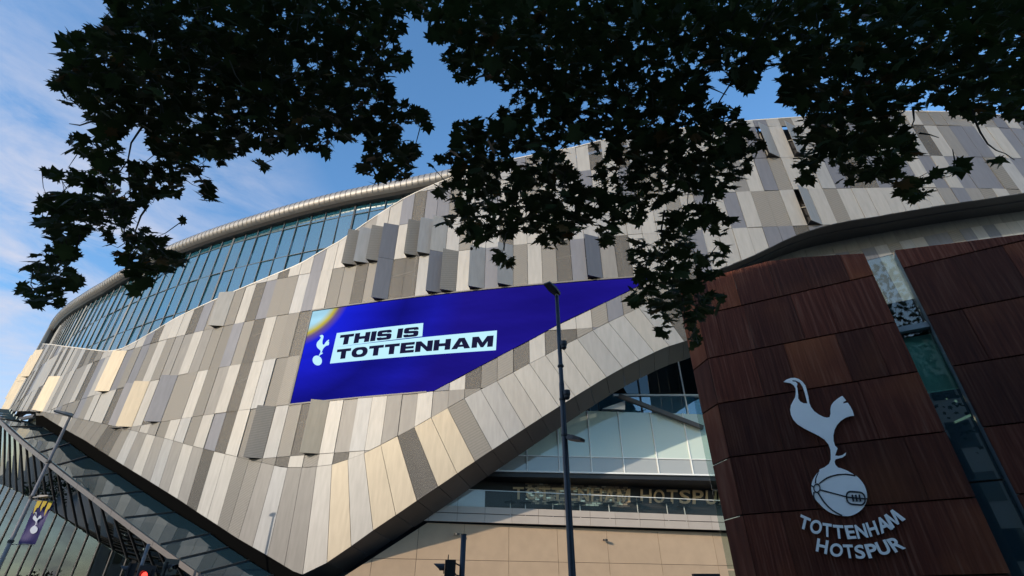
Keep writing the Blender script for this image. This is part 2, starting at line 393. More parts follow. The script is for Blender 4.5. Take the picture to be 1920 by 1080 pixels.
tag(mk.build('road_marking', M_mark), kind='structure')
# unseen row across the street, its tall block added to shade the near side
BLK = [(-78, -15, 12.2, M_brick, 'long yellow brick block across the street, right of the tall pale block'),
       (-14.4, 13.4, 18.2, M_rend, 'tall pale rendered block added across the street to shade the brown building'),
       (14, 40, 11.6, M_brick, 'low yellow brick block left of the tall pale block'),
       (40.6, 82, 12.0, M_rend, 'long low pale rendered block at the far end of the street row')]
for a0, a1, h, m, lab in BLK:
    o = U*((a0+a1)/2) + N*(-13)
    e = empty('apartment_block', (o.x, o.y, 0), lab, 'building', 'blocks across the street')
    def q(a, n, z): p = U*a+N*n; return (p.x, p.y, z)
    MB().hexa([q(a0,-13,0),q(a1,-13,0),q(a1,-24,0),q(a0,-24,0),q(a0,-13,h),q(a1,-13,h),q(a1,-24,h),q(a0,-24,h)]).build('wall', m, e)
    MB().hexa([q(a0-.2,-12.8,h),q(a1+.2,-12.8,h),q(a1+.2,-24.2,h),q(a0-.2,-24.2,h),q(a0-.2,-12.8,h+.35),q(a1+.2,-12.8,h+.35),q(a1+.2,-24.2,h+.35),q(a0-.2,-24.2,h+.35)]).build('roof', M_slate, e)
    wb = MB()
    for fl in range(int(h/3.3)):
        for k in range(int((a1-a0)/3)):
            a = a0+1+k*3; z = 1.0+fl*3.2
            wb.hexa([q(a,-12.93,z),q(a+1.3,-12.93,z),q(a+1.3,-13.05,z),q(a,-13.05,z),q(a,-12.93,z+1.7),q(a+1.3,-12.93,z+1.7),q(a+1.3,-13.05,z+1.7),q(a,-13.05,z+1.7)])
    tag(wb.build('window', M_win, e), kind='stuff')

# far down the street, out of view to the left but mirrored in the lobby glass: a row of trees
FD = Vector((math.sin(R(-67)), math.cos(R(-67)), 0)); FS = Vector((FD.y, -FD.x, 0)); FO_ = Vector((-97, 60, 0))
def q2(a, d, z): p = FO_+FS*a+FD*d; return (p.x, p.y, z)
def bx2(mb, a0, a1, d0, d1, z0, z1): return mb.hexa([q2(a0,d0,z0),q2(a1,d0,z0),q2(a1,d1,z0),q2(a0,d1,z0),q2(a0,d0,z1),q2(a1,d0,z1),q2(a1,d1,z1),q2(a0,d1,z1)])
hb = MB(); r9 = random.Random(4)
for k in range(9000):
    c = Vector(q2(r9.uniform(-32, 17), -7+r9.gauss(0, 1.3), 0)); zt_ = 6.2+.9*math.sin(c.x*.8)+.7*math.sin(c.y*1.7); c.z = r9.uniform(.3, zt_)
    d = [Vector((r9.gauss(0,1), r9.gauss(0,1), r9.gauss(0,1))).normalized()*r9.uniform(.2, .5) for _ in range(3)]
    hb.add([c+d[0], c+d[1], c+d[2]], [(0,1,2)])
tag(hb.build('treeline', mat('treeline_green', (.03,.05,.02), .8), fix=False), kind='stuff')

# ------------------------------------------------------------------ THE STADIUM
stad = empty('stadium', (0, 40, 0), 'vast curved stadium clad in cream grey and beige metal panels with ribbed roof edge', 'stadium')
ROWS = [10.65-3.85, 10.65, 14.35, 18.25, 22.2, 26.0, 29.6, 33.15, 36.9, 40.5]
CW = 1.1
s_ref = hit(653, 863)[0]
TOP = [(25,745),(45,690),(80,646),(120,650),(160,655),(200,660),(225,657),(250,645),(290,622),(330,598),(400,565),(470,535),(560,498),(640,452),(700,410),(760,372),(812,348),(880,322),(960,300),(1080,277),(1130,264),(1270,243),(1400,228),(1560,218),(1700,210),(1800,212),(1873,217),(1960,224),(2100,240)]
CREASE = [(25,772),(80,772),(187,793),(303,820),(367,838),(467,862),(533,877),(577,877),(622,872),(653,862),(687,849),(720,832),(754,814),(786,797),(820,777),(853,758),(888,738),(923,720),(957,702),(990,684),(1023,667),(1058,648),(1090,632),(1123,614),(1157,597),(1190,582),(1250,551),(1320,517),(1380,494),(1420,477),(1480,447),(1530,429),(1580,417),(1650,406),(1700,397),(1760,387),(1850,374),(1920,363),(2050,345)]
zTop = curve_on(TOP); zBot = curve_on(CREASE)
DIAG = [(800,740),(1000,634),(1053,605),(1147,561),(1225,522)]
zDiag = curve_on(DIAG)
sL = hit(570, 668)[0]; sD0 = hit(800, 740)[0]; sR = hit(1218, 524)[0]
Z4, Z2 = ROWS[2], ROWS[4]
sL = s_ref + CW*round((sL-s_ref)/CW)
def in_screen(s, z): return sL < s < sR and Z4 < z < Z2 and (s < sD0 or z > zDiag(s))
c_lo = int((hit(25, 745)[0]-s_ref)/CW)-9; c_hi = int((hit(1990, 300)[0]-s_ref)/CW)+2
# panels that stand open: photo point, which side swings out ('L' or 'R'), finish
FINS = [((672,468),'L','perf'),((692,465),'L','light'),((718,458),'L','perf'),((744,448),'L','blue'),((770,450),'L','perf'),((792,450),'L','light'),((818,444),'L','cream'),
        ((728,522),'L','blue'),((832,508),'L','blue'),((858,500),'L','perf'),((886,492),'L','light'),((940,485),'L','light'),((1122,470),'L','blue'),
        ((212,702),'L','glow_tint'),((262,757),'L','glow_tint'),((302,748),'L','blue'),((238,765),'L','blue'),((97,732),'L','glow_tint'),((72,668),'L','glow_tint'),((58,700),'L','glow_tint'),((40,725),'L','glow_tint'),((22,740),'L','glow_tint'),
        ((492,810),'L','perf'),((597,806),'L','glow_tint'),((430,575),'L','cream'),((1480,250),'L','light'),((1320,345),'L','light'),((1425,258),'L','light'),((1520,390),'L','light')]
finmap = {}
for (p, side, fin) in FINS:
    s, z = hit(*p); finmap[(int(math.floor((s-s_ref)/CW)), max(i for i in range(len(ROWS)) if ROWS[i] <= z))] = (side, fin)
def finish(s, z):
    r = rng.random(); x = float(np.interp(s, DS, XS))
    if x > 14: w = [('cream', .36), ('blue', .30), ('light', .06), ('taupe', .04), ('perf', .18), ('dark', .06)]
    elif x > -12 and z > 22: w = [('cream', .40), ('blue', .08), ('light', .14), ('taupe', .04), ('perf', .22), ('dark', .12)]
    elif z < 14.3: w = [('cream', .26), ('blue', .02), ('light', .06), ('taupe', .26), ('perf', .28), ('dark', .12)]
    else: w = [('cream', .29), ('blue', .12), ('light', .07), ('taupe', .12), ('perf', .26), ('dark', .14)]
    for k, p in w:
        r -= p
        if r <= 0: return k
    return 'cream'
def pxarea(pts):
    q = [proj(p) for p in pts]
    if any(a is None for a in q): return 0
    if all(a[0] < 0 or a[0] > 1920 or a[1] < 0 or a[1] > 1080 for a in q): return 0
    return parea(q)
pan = []   # (pixel area, polygon (s,z), finish, fin side)
for c in range(c_lo, c_hi):
    s0 = s_ref+c*CW; s1 = s0+CW
    zt0, zt1, zb0, zb1 = zTop(s0), zTop(s1), zBot(s0), zBot(s1)
    for r in range(len(ROWS)-1):
        poly = [(s0, ROWS[r]), (s1, ROWS[r]), (s1, ROWS[r+1]), (s0, ROWS[r+1])]
        poly = clip(poly, lambda p: zt0+(zt1-zt0)*(p[0]-s0)/CW-p[1])
        if len(poly) > 2: poly = clip(poly, lambda p: p[1]-(zb0+(zb1-zb0)*(p[0]-s0)/CW))
        if len(poly) < 3: continue
        if s0 >= sL-0.01 and s0 < sR and 2 <= r <= 3:
            if s1 <= sD0: continue
            d0, d1 = zDiag(max(s0, sD0)), zDiag(s1)
            ss = max(s0, sD0)
            if s0 < sD0: poly = clip(poly, lambda p: p[0]-sD0)
            if len(poly) > 2: poly = clip(poly, lambda p: d0+(d1-d0)*(p[0]-ss)/max(s1-ss, 1e-6)-p[1]-0.08)
        if len(poly) < 3 or parea(poly) < 0.02: continue
        pan.append([pxarea([fac(a, b) for a, b in poly]), poly, finish((s0+s1)/2, (poly[0][1]+poly[-1][1])/2), finmap.get((c, r))])
pan.sort(key=lambda t: -t[0])
rest = {k: MB() for k in PANEL}
n_part = 0
DARKTRI = []
for A, poly, fin, fs in pan:
    g = shrink(poly, 0.014)
    po = rng.uniform(-0.03, 0.03)
    mb = MB()
    if fs:
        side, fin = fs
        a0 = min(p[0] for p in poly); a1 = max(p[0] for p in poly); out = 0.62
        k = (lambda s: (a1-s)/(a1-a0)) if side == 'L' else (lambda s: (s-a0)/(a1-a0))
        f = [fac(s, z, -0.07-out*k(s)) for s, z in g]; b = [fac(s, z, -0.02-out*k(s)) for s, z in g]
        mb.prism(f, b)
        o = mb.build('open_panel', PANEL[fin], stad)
        zb = min(p[1] for p in poly)+0.06
        h_, o_ = (a1, a0) if side == 'L' else (a0, a1)
        bt = MB()
        tri = [fac(h_, zb, -0.03), fac(o_, zb, -0.03), fac(o_, zb, -0.03-out*0.92)]
        bt.prism(tri, [p+Vector((0,0,.04)) for p in tri]).build('bracket', M_black, o)
        continue
    tilt = rng.uniform(-0.025, 0.025)
    sm = sum(p[0] for p in g)/len(g)
    f = [fac(s, z, -0.07+po+tilt*(s-sm)) for s, z in g]; b = [fac(s, z, 0.03) for s, z in g]
    if A > 0 and n_part < 298:
        mb.prism(f, b).build('cladding_panel', PANEL[fin], stad); n_part += 1
    else: rest[fin].prism(f, b)
for k, mb in rest.items():
    if mb.v: tag(mb.build('cladding', PANEL[k], stad), kind='stuff')
# dark structure behind the skin
def strip(name, sa, sb, zlo, zhi, off, m, parent, n=60, off2=None, lab=None):
    mb = MB(); v = []
    for i in range(n+1):
        s = sa+(sb-sa)*i/n
        v += [fac(s, zlo(s) if callable(zlo) else zlo, off), fac(s, zhi(s) if callable(zhi) else zhi, off if off2 is None else off2)]
    mb.add(v, [(2*i, 2*i+2, 2*i+3, 2*i+1) for i in range(n)])
    return mb.build(name, m, parent, fix=False)
sA, sZ = s_ref+c_lo*CW, s_ref+c_hi*CW
strip('inner_wall', sA, sZ, lambda s: zBot(s)+0.02, lambda s: zTop(s)-0.05, 1.15, M_core, stad, 120)
# steel framing behind the perforated sheets
fr = MB()
for c in range(c_lo, c_hi, 3):
    s = s_ref+(c+0.5)*CW; fr.bar(fac(s, zBot(s)+0.3, 0.6), fac(s, zTop(s)-0.3, 0.6), 0.12, 0.12)
    for r in range(1, len(ROWS)):
        s2 = s+3*CW
        zz = ROWS[r]-1.6
        if zBot(s) < zz-1.5 and zTop(s) > zz+1.5 and zBot(s2) < zz-1 and zTop(s2) > zz+1.5:
            fr.bar(fac(s, zz, 0.45), fac(s2, zz+0.5, 0.45), 0.14, 0.1)
tag(fr.build('steel_framing', mat('pale_steel', (0.30, 0.29, 0.27), 0.5, 0.2), stad), kind='stuff')
# cream capping along the top of the skin
cp = MB()
for c in range(c_lo, c_hi):
    s0 = s_ref+c*CW; s1 = s0+CW
    cp.hexa([fac(s0, zTop(s0)-.02, -.1), fac(s1, zTop(s1)-.02, -.1), fac(s1, zTop(s1)-.02, .9), fac(s0, zTop(s0)-.02, .9),
             fac(s0, zTop(s0)+.07, -.1), fac(s1, zTop(s1)+.07, -.1), fac(s1, zTop(s1)+.07, .9), fac(s0, zTop(s0)+.07, .9)])
cp.build('parapet_capping', M_joint, stad)

# ---- the ribbon below the crease, twisting under to the right
PAIRS = [((66,772),(66,779)),((80,772),(80,779)),((187,793),(160,826)),((303,820),(275,899)),((367,838),(336,937)),((405,847),(370,960)),((445,857),(407,984)),((488,868),(443,1008)),((537,877),(497,1039)),((577,877),(545,1068)),
         ((592,876),(563,1079)),((622,872),(611,1056)),((653,862),(658,1024)),((687,849),(704,991)),((720,832),(749,961)),((754,814),(791,932)),((786,797),(832,905)),((820,777),(869,879)),((854,757),(905,855)),((888,738),(940,832)),((923,720),(975,809)),
         ((957,702),(1010,786)),((990,684),(1045,764)),((1023,667),(1078,743)),((1058,648),(1112,722)),((1090,632),(1145,702)),((1123,614),(1180,683)),((1157,597),(1215,666)),((1190,582),(1247,651)),((1223,565),(1280,641)),((1260,546),(1315,628))]
def roff(px): return float(np.interp(px, [440, 545, 600, 660, 750, 832, 975, 1300], [0.0, 0.05, 0.1, 0.15, 0.2, 0.25, 0.3, 0.35]))
cs = []; lo3 = []
for a, b in PAIRS:
    s, z = hit(*a); o = roff(b[0]); s2, z2 = hit(*b, o)
    cs.append(s); lo3.append((s2, z2, o))
cs = np.array(cs); lo3 = np.array(lo3)
def low(s):
    s2 = np.interp(s, cs, lo3[:, 0]); z2 = np.interp(s, cs, lo3[:, 1]); o = np.interp(s, cs, lo3[:, 2])
    return fac(s2, z2, o), s2, z2, o
cR0 = int(math.ceil((cs[0]-s_ref)/CW)); cR1 = int(math.floor((cs[-1]-s_ref)/CW))
ROFIN = ['cream','taupe','light','taupe','cream','taupe','perf','cream','taupe','dark','dark','perf','taupe','cream','taupe','light','glow_tint','cream','glow_tint','glow_tint','dark','glow_tint','glow_tint','perf','cream','perf','cream','light','cream','light','cream','light','cream','light']
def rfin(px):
    # finishes by column along the ribbon; the golden ones paint in reflected glow
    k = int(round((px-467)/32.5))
    return {0:'perf',1:'taupe',2:'light',3:'taupe',4:'cream',5:'glow_tint',6:'cream',7:'glow_tint',8:'glow_tint',9:'dark',10:'glow_tint',11:'glow_tint',12:'perf',13:'light',14:'light',15:'cream',16:'cream',17:'cream',18:'cream',19:'light',20:'light',21:'light',22:'cream'}.get(k, None)
for c in range(cR0, cR1):
    s0 = s_ref+c*CW; s1 = s0+CW
    e = 0.012
    a0, a1 = s0+e, s1-e
    p0, p1 = fac(a0, zBot(a0)-.015, -.07), fac(a1, zBot(a1)-.015, -.07)
    (q0, *_), (q1, *_) = low(a0), low(a1)
    pr = proj((p0+p1)/2)
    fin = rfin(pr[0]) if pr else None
    if fin is None: fin = rng.choices(['cream','perf','dark','taupe','light'], [.2,.3,.16,.24,.1])[0]
    nb = (p1-p0).cross(q0-p0).normalized()
    if nb.y < 0: nb = -nb
    mb = MB(); nv, nu = 6, 2; fr_, bk_ = [], []
    for j_ in range(nv+1):
        t = j_/nv
        for i_ in range(nu+1):
            a = a0+(a1-a0)*i_/nu; P = fac(a, zBot(a)-.015, -.07).lerp(low(a)[0], t)
            fr_.append(P); bk_.append(P+nb*.07)
    n_ = nu+1; base = len(fr_); mb.v = [tuple(v) for v in fr_+bk_]
    for j_ in range(nv):
        for i_ in range(nu):
            a = j_*n_+i_; mb.f.append((a, a+1, a+n_+1, a+n_))
    rim = list(range(n_))+[j_*n_+nu for j_ in range(1, nv+1)]+[nv*n_+i_ for i_ in range(nu-1, -1, -1)]+[j_*n_ for j_ in range(nv-1, 0, -1)]
    for a, b in zip(rim, rim[1:]+rim[:1]): mb.f.append((a, base+a, base+b, b))
    mb.mi = [0]*len(mb.f)
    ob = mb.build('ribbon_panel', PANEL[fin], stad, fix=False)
    for p_ in ob.data.polygons[:nu*nv]: p_.use_smooth = True
    ob.data.set_sharp_from_angle(angle=R(40))
# backing of the ribbon
rb = MB(); v = []; n = 90
for i in range(n+1):
    s = cs[0]+(cs[-1]-cs[0])*i/n
    q, *_ = low(s); v += [fac(s, zBot(s), 0.75), q+Vector((0, 0.75, 0.15))]
rb.add(v, [(2*i, 2*i+2, 2*i+3, 2*i+1) for i in range(n)]).build('ribbon_backing', M_core, stad, fix=False)
# dark underside running in from the ribbon's lower edge
UNDER = [(545,1110),(600,1120),(660,1085),(760,1000),(800,972),(883,916),(1000,851),(1093,787),(1180,727),(1280,668),(1330,640)]
ux = np.array([p[0] for p in UNDER]); uy = np.array([p[1] for p in UNDER])
SW = 34
sofc = list(range(int(math.ceil((hit(560,877)[0]-s_ref)/CW)), cR1))
for c in sofc:
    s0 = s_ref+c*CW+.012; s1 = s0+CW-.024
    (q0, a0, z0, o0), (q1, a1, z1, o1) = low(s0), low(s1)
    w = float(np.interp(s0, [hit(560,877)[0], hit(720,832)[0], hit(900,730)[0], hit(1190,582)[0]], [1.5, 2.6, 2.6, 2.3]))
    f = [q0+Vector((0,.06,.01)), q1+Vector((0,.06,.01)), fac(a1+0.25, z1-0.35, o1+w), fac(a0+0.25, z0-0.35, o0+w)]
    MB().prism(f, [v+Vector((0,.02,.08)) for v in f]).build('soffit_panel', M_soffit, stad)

# ---- ring soffit and recessed band, right
INNER = [(1300,560),(1400,505),(1450,484),(1513,464),(1600,446),(1697,428),(1803,411),(1920,395),(2050,372)]
BAND = [(1300,575),(1400,510),(1457,489),(1547,479),(1620,467),(1713,448),(1813,428),(1920,413),(2050,392)]
RO = 3.0
zIn = curve_on(INNER, RO); zBand = curve_on(BAND, RO)
cr0 = int((hit(1310,520)[0]-s_ref)/CW); cr1 = c_hi
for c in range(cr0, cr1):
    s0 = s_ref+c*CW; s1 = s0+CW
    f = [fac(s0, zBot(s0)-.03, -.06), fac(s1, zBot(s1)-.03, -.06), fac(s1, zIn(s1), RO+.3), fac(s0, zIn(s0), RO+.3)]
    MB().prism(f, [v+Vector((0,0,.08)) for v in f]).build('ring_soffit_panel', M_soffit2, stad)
    e = .012
    f = [fac(s0+e, zBand(s0)+e, RO), fac(s1-e, zBand(s1)+e, RO), fac(s1-e, zIn(s1)+.12, RO), fac(s0+e, zIn(s0)+.12, RO)]
    MB().prism(f, [v+Vector((0,.06,0)) for v in f]).build('recessed_panel', PANEL['taupe'], stad)
    f = [fac(s0+e, zBand(s0)-5.6, RO-.35), fac(s1-e, zBand(s1)-5.6, RO-.35), fac(s1-e, zBand(s1)-.03, RO-.08), fac(s0+e, zBand(s0)-.03, RO-.08)]
    k = rng.choices(['cream','blue','perf','light','taupe'], [.4,.32,.1,.1,.08])[0]
    MB().prism(f, [v+Vector((0,.06,0)) for v in f]).build('lower_band_panel', PANEL[k], stad)
strip('band_backing', hit(1400,505)[0], sZ, lambda s: zBand(s)-5.6, lambda s: zIn(s)+.1, RO+.35, M_core, stad, 40)

# ---- LED screen
scr = empty('led_screen', fac((sL+sR)/2, 18, 0), 'huge blue LED screen on the panelled curve reading THIS IS TOTTENHAM', 'screen')
def screen_mat():
    m = bpy.data.materials.new('led_picture'); m.use_nodes = True; nt = m.node_tree; nt.nodes.clear()
    out = nt.nodes.new('ShaderNodeOutputMaterial'); em = nt.nodes.new('ShaderNodeEmission')
    uv = nt.nodes.new('ShaderNodeUVMap'); uv.uv_map = 'UVMap'
    sep = nt.nodes.new('ShaderNodeSeparateXYZ'); nt.links.new(uv.outputs[0], sep.inputs[0])
    # picture shown on the screen: distance from a point above its top left corner
    def math_(op, a, b):
        n = nt.nodes.new('ShaderNodeMath'); n.operation = op
        for i, x in enumerate((a, b)):
            if isinstance(x, (int, float)): n.inputs[i].default_value = x
            else: nt.links.new(x, n.inputs[i])
        return n.outputs[0]
    x, y = sep.outputs[0], sep.outputs[1]            # metres from the lower left corner
    dx = math_('ADD', x, 1.0); dy = math_('SUBTRACT', 9.0, y)
    d = math_('SQRT', math_('ADD', math_('MULTIPLY', dx, dx), math_('MULTIPLY', dy, dy)), 0)
    cr = nt.nodes.new('ShaderNodeValToRGB'); els = cr.color_ramp.elements
    els[0].position = 0.0; els[0].color = (0.42, 0.78, 0.95, 1)
    els[1].position = 1.0; els[1].color = (0.012, 0.008, 0.22, 1)
    for p, c in ((0.20, (0.40, 0.70, 0.88)), (0.24, (0.55, 0.46, 0.04)), (0.265, (0.14, 0.09, 0.25)), (0.31, (0.010, 0.018, 0.72)), (0.50, (0.010, 0.012, 0.46)), (0.66, (0.007, 0.007, 0.21)), (0.85, (0.010, 0.010, 0.32))):
        e = els.new(p); e.color = (*c, 1)
    nt.links.new(math_('MULTIPLY', d, 1/14.0), cr.inputs[0])
    nz = nt.nodes.new('ShaderNodeTexNoise'); nz.inputs['Scale'].default_value = 0.35; nz.inputs['Detail'].default_value = 3
    mp = nt.nodes.new('ShaderNodeMapping'); mp.inputs['Scale'].default_value = (0.35, 1.6, 1)
    nt.links.new(uv.outputs[0], mp.inputs[0]); nt.links.new(mp.outputs[0], nz.inputs['Vector'])
    mr = nt.nodes.new('ShaderNodeMapRange'); mr.inputs[1].default_value = .3; mr.inputs[2].default_value = .7; mr.inputs[3].default_value = 0.8; mr.inputs[4].default_value = 1.18
    nt.links.new(nz.outputs['Fac'], mr.inputs[0])
    # LED rows
    wv = nt.nodes.new('ShaderNodeTexWave'); wv.bands_direction = 'Y'; wv.inputs['Scale'].default_value = 3.3
    nt.links.new(uv.outputs[0], wv.inputs['Vector'])
    mr2 = nt.nodes.new('ShaderNodeMapRange'); mr2.inputs[3].default_value = .86; mr2.inputs[4].default_value = 1.08
    nt.links.new(wv.outputs['Fac'], mr2.inputs[0])
    vs = nt.nodes.new('ShaderNodeVectorMath'); vs.operation = 'SCALE'
    nt.links.new(cr.outputs[0], vs.inputs[0]); nt.links.new(math_('MULTIPLY', mr.outputs[0], mr2.outputs[0]), vs.inputs['Scale'])
    nt.links.new(vs.outputs[0], em.inputs[0]); em.inputs[1].default_value = 0.52
    nt.links.new(em.outputs[0], out.inputs[0])
    return m
def emis(name, c, s=1.0):
    m = bpy.data.materials.new(name); m.use_nodes = True; nt = m.node_tree; nt.nodes.clear()
    out = nt.nodes.new('ShaderNodeOutputMaterial'); em = nt.nodes.new('ShaderNodeEmission'); em.inputs[0].default_value = (*c, 1); em.inputs[1].default_value = s
    nt.links.new(em.outputs[0], out.inputs[0]); return m
me = bpy.data.meshes.new('display'); vs, fs = [], []
nn = 48; sv = sorted(set([sL+(sR-sL)*i/nn for i in range(nn+1)]+[sD0]))
for s in sv:
    zb = Z4+.05 if s <= sD0 else min(zDiag(s)+.02, Z2-.1)
    vs += [fac(s, max(zb, Z4+.05), .02), fac(s, Z2-.1, .02)]
fs = [(2*i, 2*i+2, 2*i+3, 2*i+1) for i in range(len(sv)-1)]
me.from_pydata(vs, [], fs); me.materials.append(screen_mat())
uvl = me.uv_layers.new(name='UVMap')
for p in me.polygons:
    for li in p.loop_indices:
        k = me.loops[li].vertex_index; uvl.data[li].uv = (sv[k//2]-sL, vs[k].z-Z4)
link('display', me, None, scr)
tr = MB()
def trim(pts):
    for (sa, za), (sb, zb) in zip(pts, pts[1:]): tr.bar(fac(sa, za, -.06), fac(sb, zb, -.06), .12, .1)
trim([(sL, Z4), (sL, Z2)])
trim([(sL+(sR-sL)*i/20, Z2-.06) for i in range(21)])
trim([(sL+(sD0-sL)*i/8, Z4) for i in range(9)])
tr.build('frame', mat('screen_frame_metal', (0.13, 0.12, 0.11), 0.6, 0.2), scr)
# text helper: outlines from the built-in font, spread over a four-cornered field
VL = bpy.context.view_layer
def m_glyph(w, shear, extr):
    cu = bpy.data.curves.new('letter', 'CURVE'); cu.dimensions = '2D'; cu.fill_mode = 'BOTH'; cu.extrude = extr
    P = [(0,0),(w,0),(w,.42),(.41-w*.25,0.0),(.41+w*.25,0.0),(.82-w,.42),(.82-w,0),(.82,0),(.82,.7),(.82-w*1.15,.7),(.41,w*.9),(w*1.15,.7),(0,.7)]
    sp = cu.splines.new('POLY'); sp.points.add(len(P)-1); sp.use_cyclic_u = True
    for p, (x, y) in zip(sp.points, P): p.co = (x+shear*y, y, 0, 1)
    o = bpy.data.objects.new('letter', cu); COL.objects.link(o); VL.update()
    m = bpy.data.meshes.new_from_object(o.evaluated_get(bpy.context.evaluated_depsgraph_get()))
    bpy.data.objects.remove(o); bpy.data.curves.remove(cu)
    return m
def glyph_mesh(txt, bold=0.0, shear=0.0, extr=0.0, res=4, space=1.0):
    if txt == 'M': return m_glyph(.14+1.6*bold, shear, extr)
    cu = bpy.data.curves.new('letter', 'FONT'); cu.body = txt; cu.offset = bold; cu.shear = shear; cu.extrude = extr; cu.resolution_u = res; cu.space_character = space
    o = bpy.data.objects.new('letter', cu); COL.objects.link(o); VL.update()
    m = bpy.data.meshes.new_from_object(o.evaluated_get(bpy.context.evaluated_depsgraph_get()))
    bpy.data.objects.remove(o); bpy.data.curves.remove(cu)
    return m
def fit(me, quad, f, bb=None):
    """quad: BL, BR, TR, TL in (a,b); f maps (a,b,depth 0..1)"""
    xs = [v.co.x for v in me.vertices]; ys = [v.co.y for v in me.vertices]; zs = [v.co.z for v in me.vertices]
    x0, x1, y0, y1 = bb or (min(xs), max(xs), min(ys), max(ys)); zz = max(zs)-min(zs)
    for v in me.vertices:
        u = (v.co.x-x0)/(x1-x0); w = (v.co.y-y0)/(y1-y0); k = (v.co.z-min(zs))/zz if zz > 1e-6 else 0
        a = [(1-u)*(1-w)*quad[0][i]+u*(1-w)*quad[1][i]+u*w*quad[2][i]+(1-u)*w*quad[3][i] for i in (0, 1)]
        v.co = f(a[0], a[1], k)
    me.materials.clear(); me.update(); return me
def sz(p): return hit(*p)
M_box = emis('led_pale_blue', (0.27, 0.45, 0.53)); M_ink = emis('led_dark_ink', (0.006, 0.006, 0.022))
box = [(632,625),(794,606),(792,631),(932,620),(930,657),(619,682)]
bq = [sz(p) for p in box]
def field(a0, a1, b1, b0, n=16):
    v = []
    for i in range(n+1):
        t = i/n; lo_, hi_ = mid(a0, a1, t), mid(b0, b1, t); v += [fac(*lo_, -.035), fac(*hi_, -.035)]
    return v, [(2*i, 2*i+2, 2*i+3, 2*i+1) for i in range(n)]
mid = lambda a, b, t: (a[0]+(b[0]-a[0])*t, a[1]+(b[1]-a[1])*t)
stepL = mid(bq[5], bq[0], .52); stepR = bq[2]
cbx = MB(); cbx.add(*field(stepL, stepR, bq[1], bq[0])); stepE = bq[3]
kx = mid(stepL, stepR, (bq[3][0]-stepL[0])/(stepR[0]-stepL[0]))
cbx.add(*field(bq[5], bq[4], bq[3], (stepL[0], stepL[1])))
cbx.build('caption_box', M_box, scr, fix=False)
def poly_mesh(name, loops, f, depth=0.0, smooth_n=0):
    """filled outline (first loop) with holes; f(a,b,k) places it, k 0 back .. 1 front"""
    cu = bpy.data.curves.new(name, 'CURVE'); cu.dimensions = '2D'; cu.fill_mode = 'BOTH'; cu.extrude = 0.5 if depth else 0
    for lp in loops:
        sp = cu.splines.new('POLY'); sp.points.add(len(lp)-1); sp.use_cyclic_u = True
        for p, (x, y) in zip(sp.points, lp): p.co = (x/100, y/100, 0, 1)
    o = bpy.data.objects.new(name, cu); COL.objects.link(o); VL.update()
    m = bpy.data.meshes.new_from_object(o.evaluated_get(bpy.context.evaluated_depsgraph_get()))
    bpy.data.objects.remove(o); bpy.data.curves.remove(cu)
    for v in m.vertices: v.co = f(v.co.x*100, v.co.y*100, v.co.z+0.5 if depth else 0)
    m.materials.clear(); m.update(); return m
def smooth_loop(pts, n=3):
    out = []; L = len(pts)
    for i in range(L):
        p0, p1, p2, p3 = (np.array(pts[(i+j-1) % L], float) for j in range(4))
        sharp = False
        for t in np.arange(n)/n:
            out.append(tuple(0.5*((2*p1)+(p2-p0)*t+(2*p0-5*p1+4*p2-p3)*t*t+(3*p1-p0-3*p2+p3)*t**3)))
    return out
def orr(w, a, b, c, d, r):   # rounded box
    o = []
    for cx, cy, a0 in ((c-r, b+r, -90), (c-r, d-r, 0), (a+r, d-r, 90), (a+r, b+r, 180)):
        for k in range(5): t = R(a0+k*22.5); o.append((cx+r*math.cos(t), cy+r*math.sin(t)))
    return o
HEAVY = {'T': (1.25, [[(.4,0),(.4,.72),(0,.72),(0,1),(1.25,1),(1.25,.72),(.85,.72),(.85,0)]]),
 'H': (1.35, [[(0,0),(0,1),(.44,1),(.44,.64),(.91,.64),(.91,1),(1.35,1),(1.35,0),(.91,0),(.91,.36),(.44,.36),(.44,0)]]),
 'I': (.45, [[(0,0),(0,1),(.45,1),(.45,0)]]),
 'S': (1.25, [[(0,.30),(.02,.14),(.08,.05),(.2,0),(1.05,0),(1.18,.04),(1.25,.14),(1.25,.46),(1.19,.56),(1.05,.61),(.42,.65),(.42,.75),(.83,.75),(.83,.69),(1.22,.69),(1.2,.88),(1.14,.96),(1.02,1),(.2,1),(.07,.96),(0,.86),(0,.55),(.06,.45),(.2,.40),(.83,.36),(.83,.25),(.40,.25),(.40,.30)]]),
 'O': (1.4, [orr(0, 0, 0, 1.4, 1, .46), orr(0, .43, .28, .97, .72, .2)]),
 'E': (1.15, [[(0,0),(0,1),(1.15,1),(1.15,.74),(.45,.74),(.45,.62),(1.1,.62),(1.1,.39),(.45,.39),(.45,.26),(1.15,.26),(1.15,0)]]),
 'N': (1.4, [[(0,0),(0,1),(.42,1),(.95,.45),(.95,1),(1.4,1),(1.4,0),(.98,0),(.45,.55),(.45,0)]]),
 'A': (1.5, [[(0,0),(.52,1),(.98,1),(1.5,0),(1.03,0),(.95,.17),(.55,.17),(.47,0)], [(.63,.38),(.87,.38),(.75,.66)]]),
 'M': (1.65, [[(0,0),(0,1),(.5,1),(.825,.45),(1.15,1),(1.65,1),(1.65,0),(1.22,0),(1.22,.5),(.93,0),(.72,0),(.43,.5),(.43,0)]])}
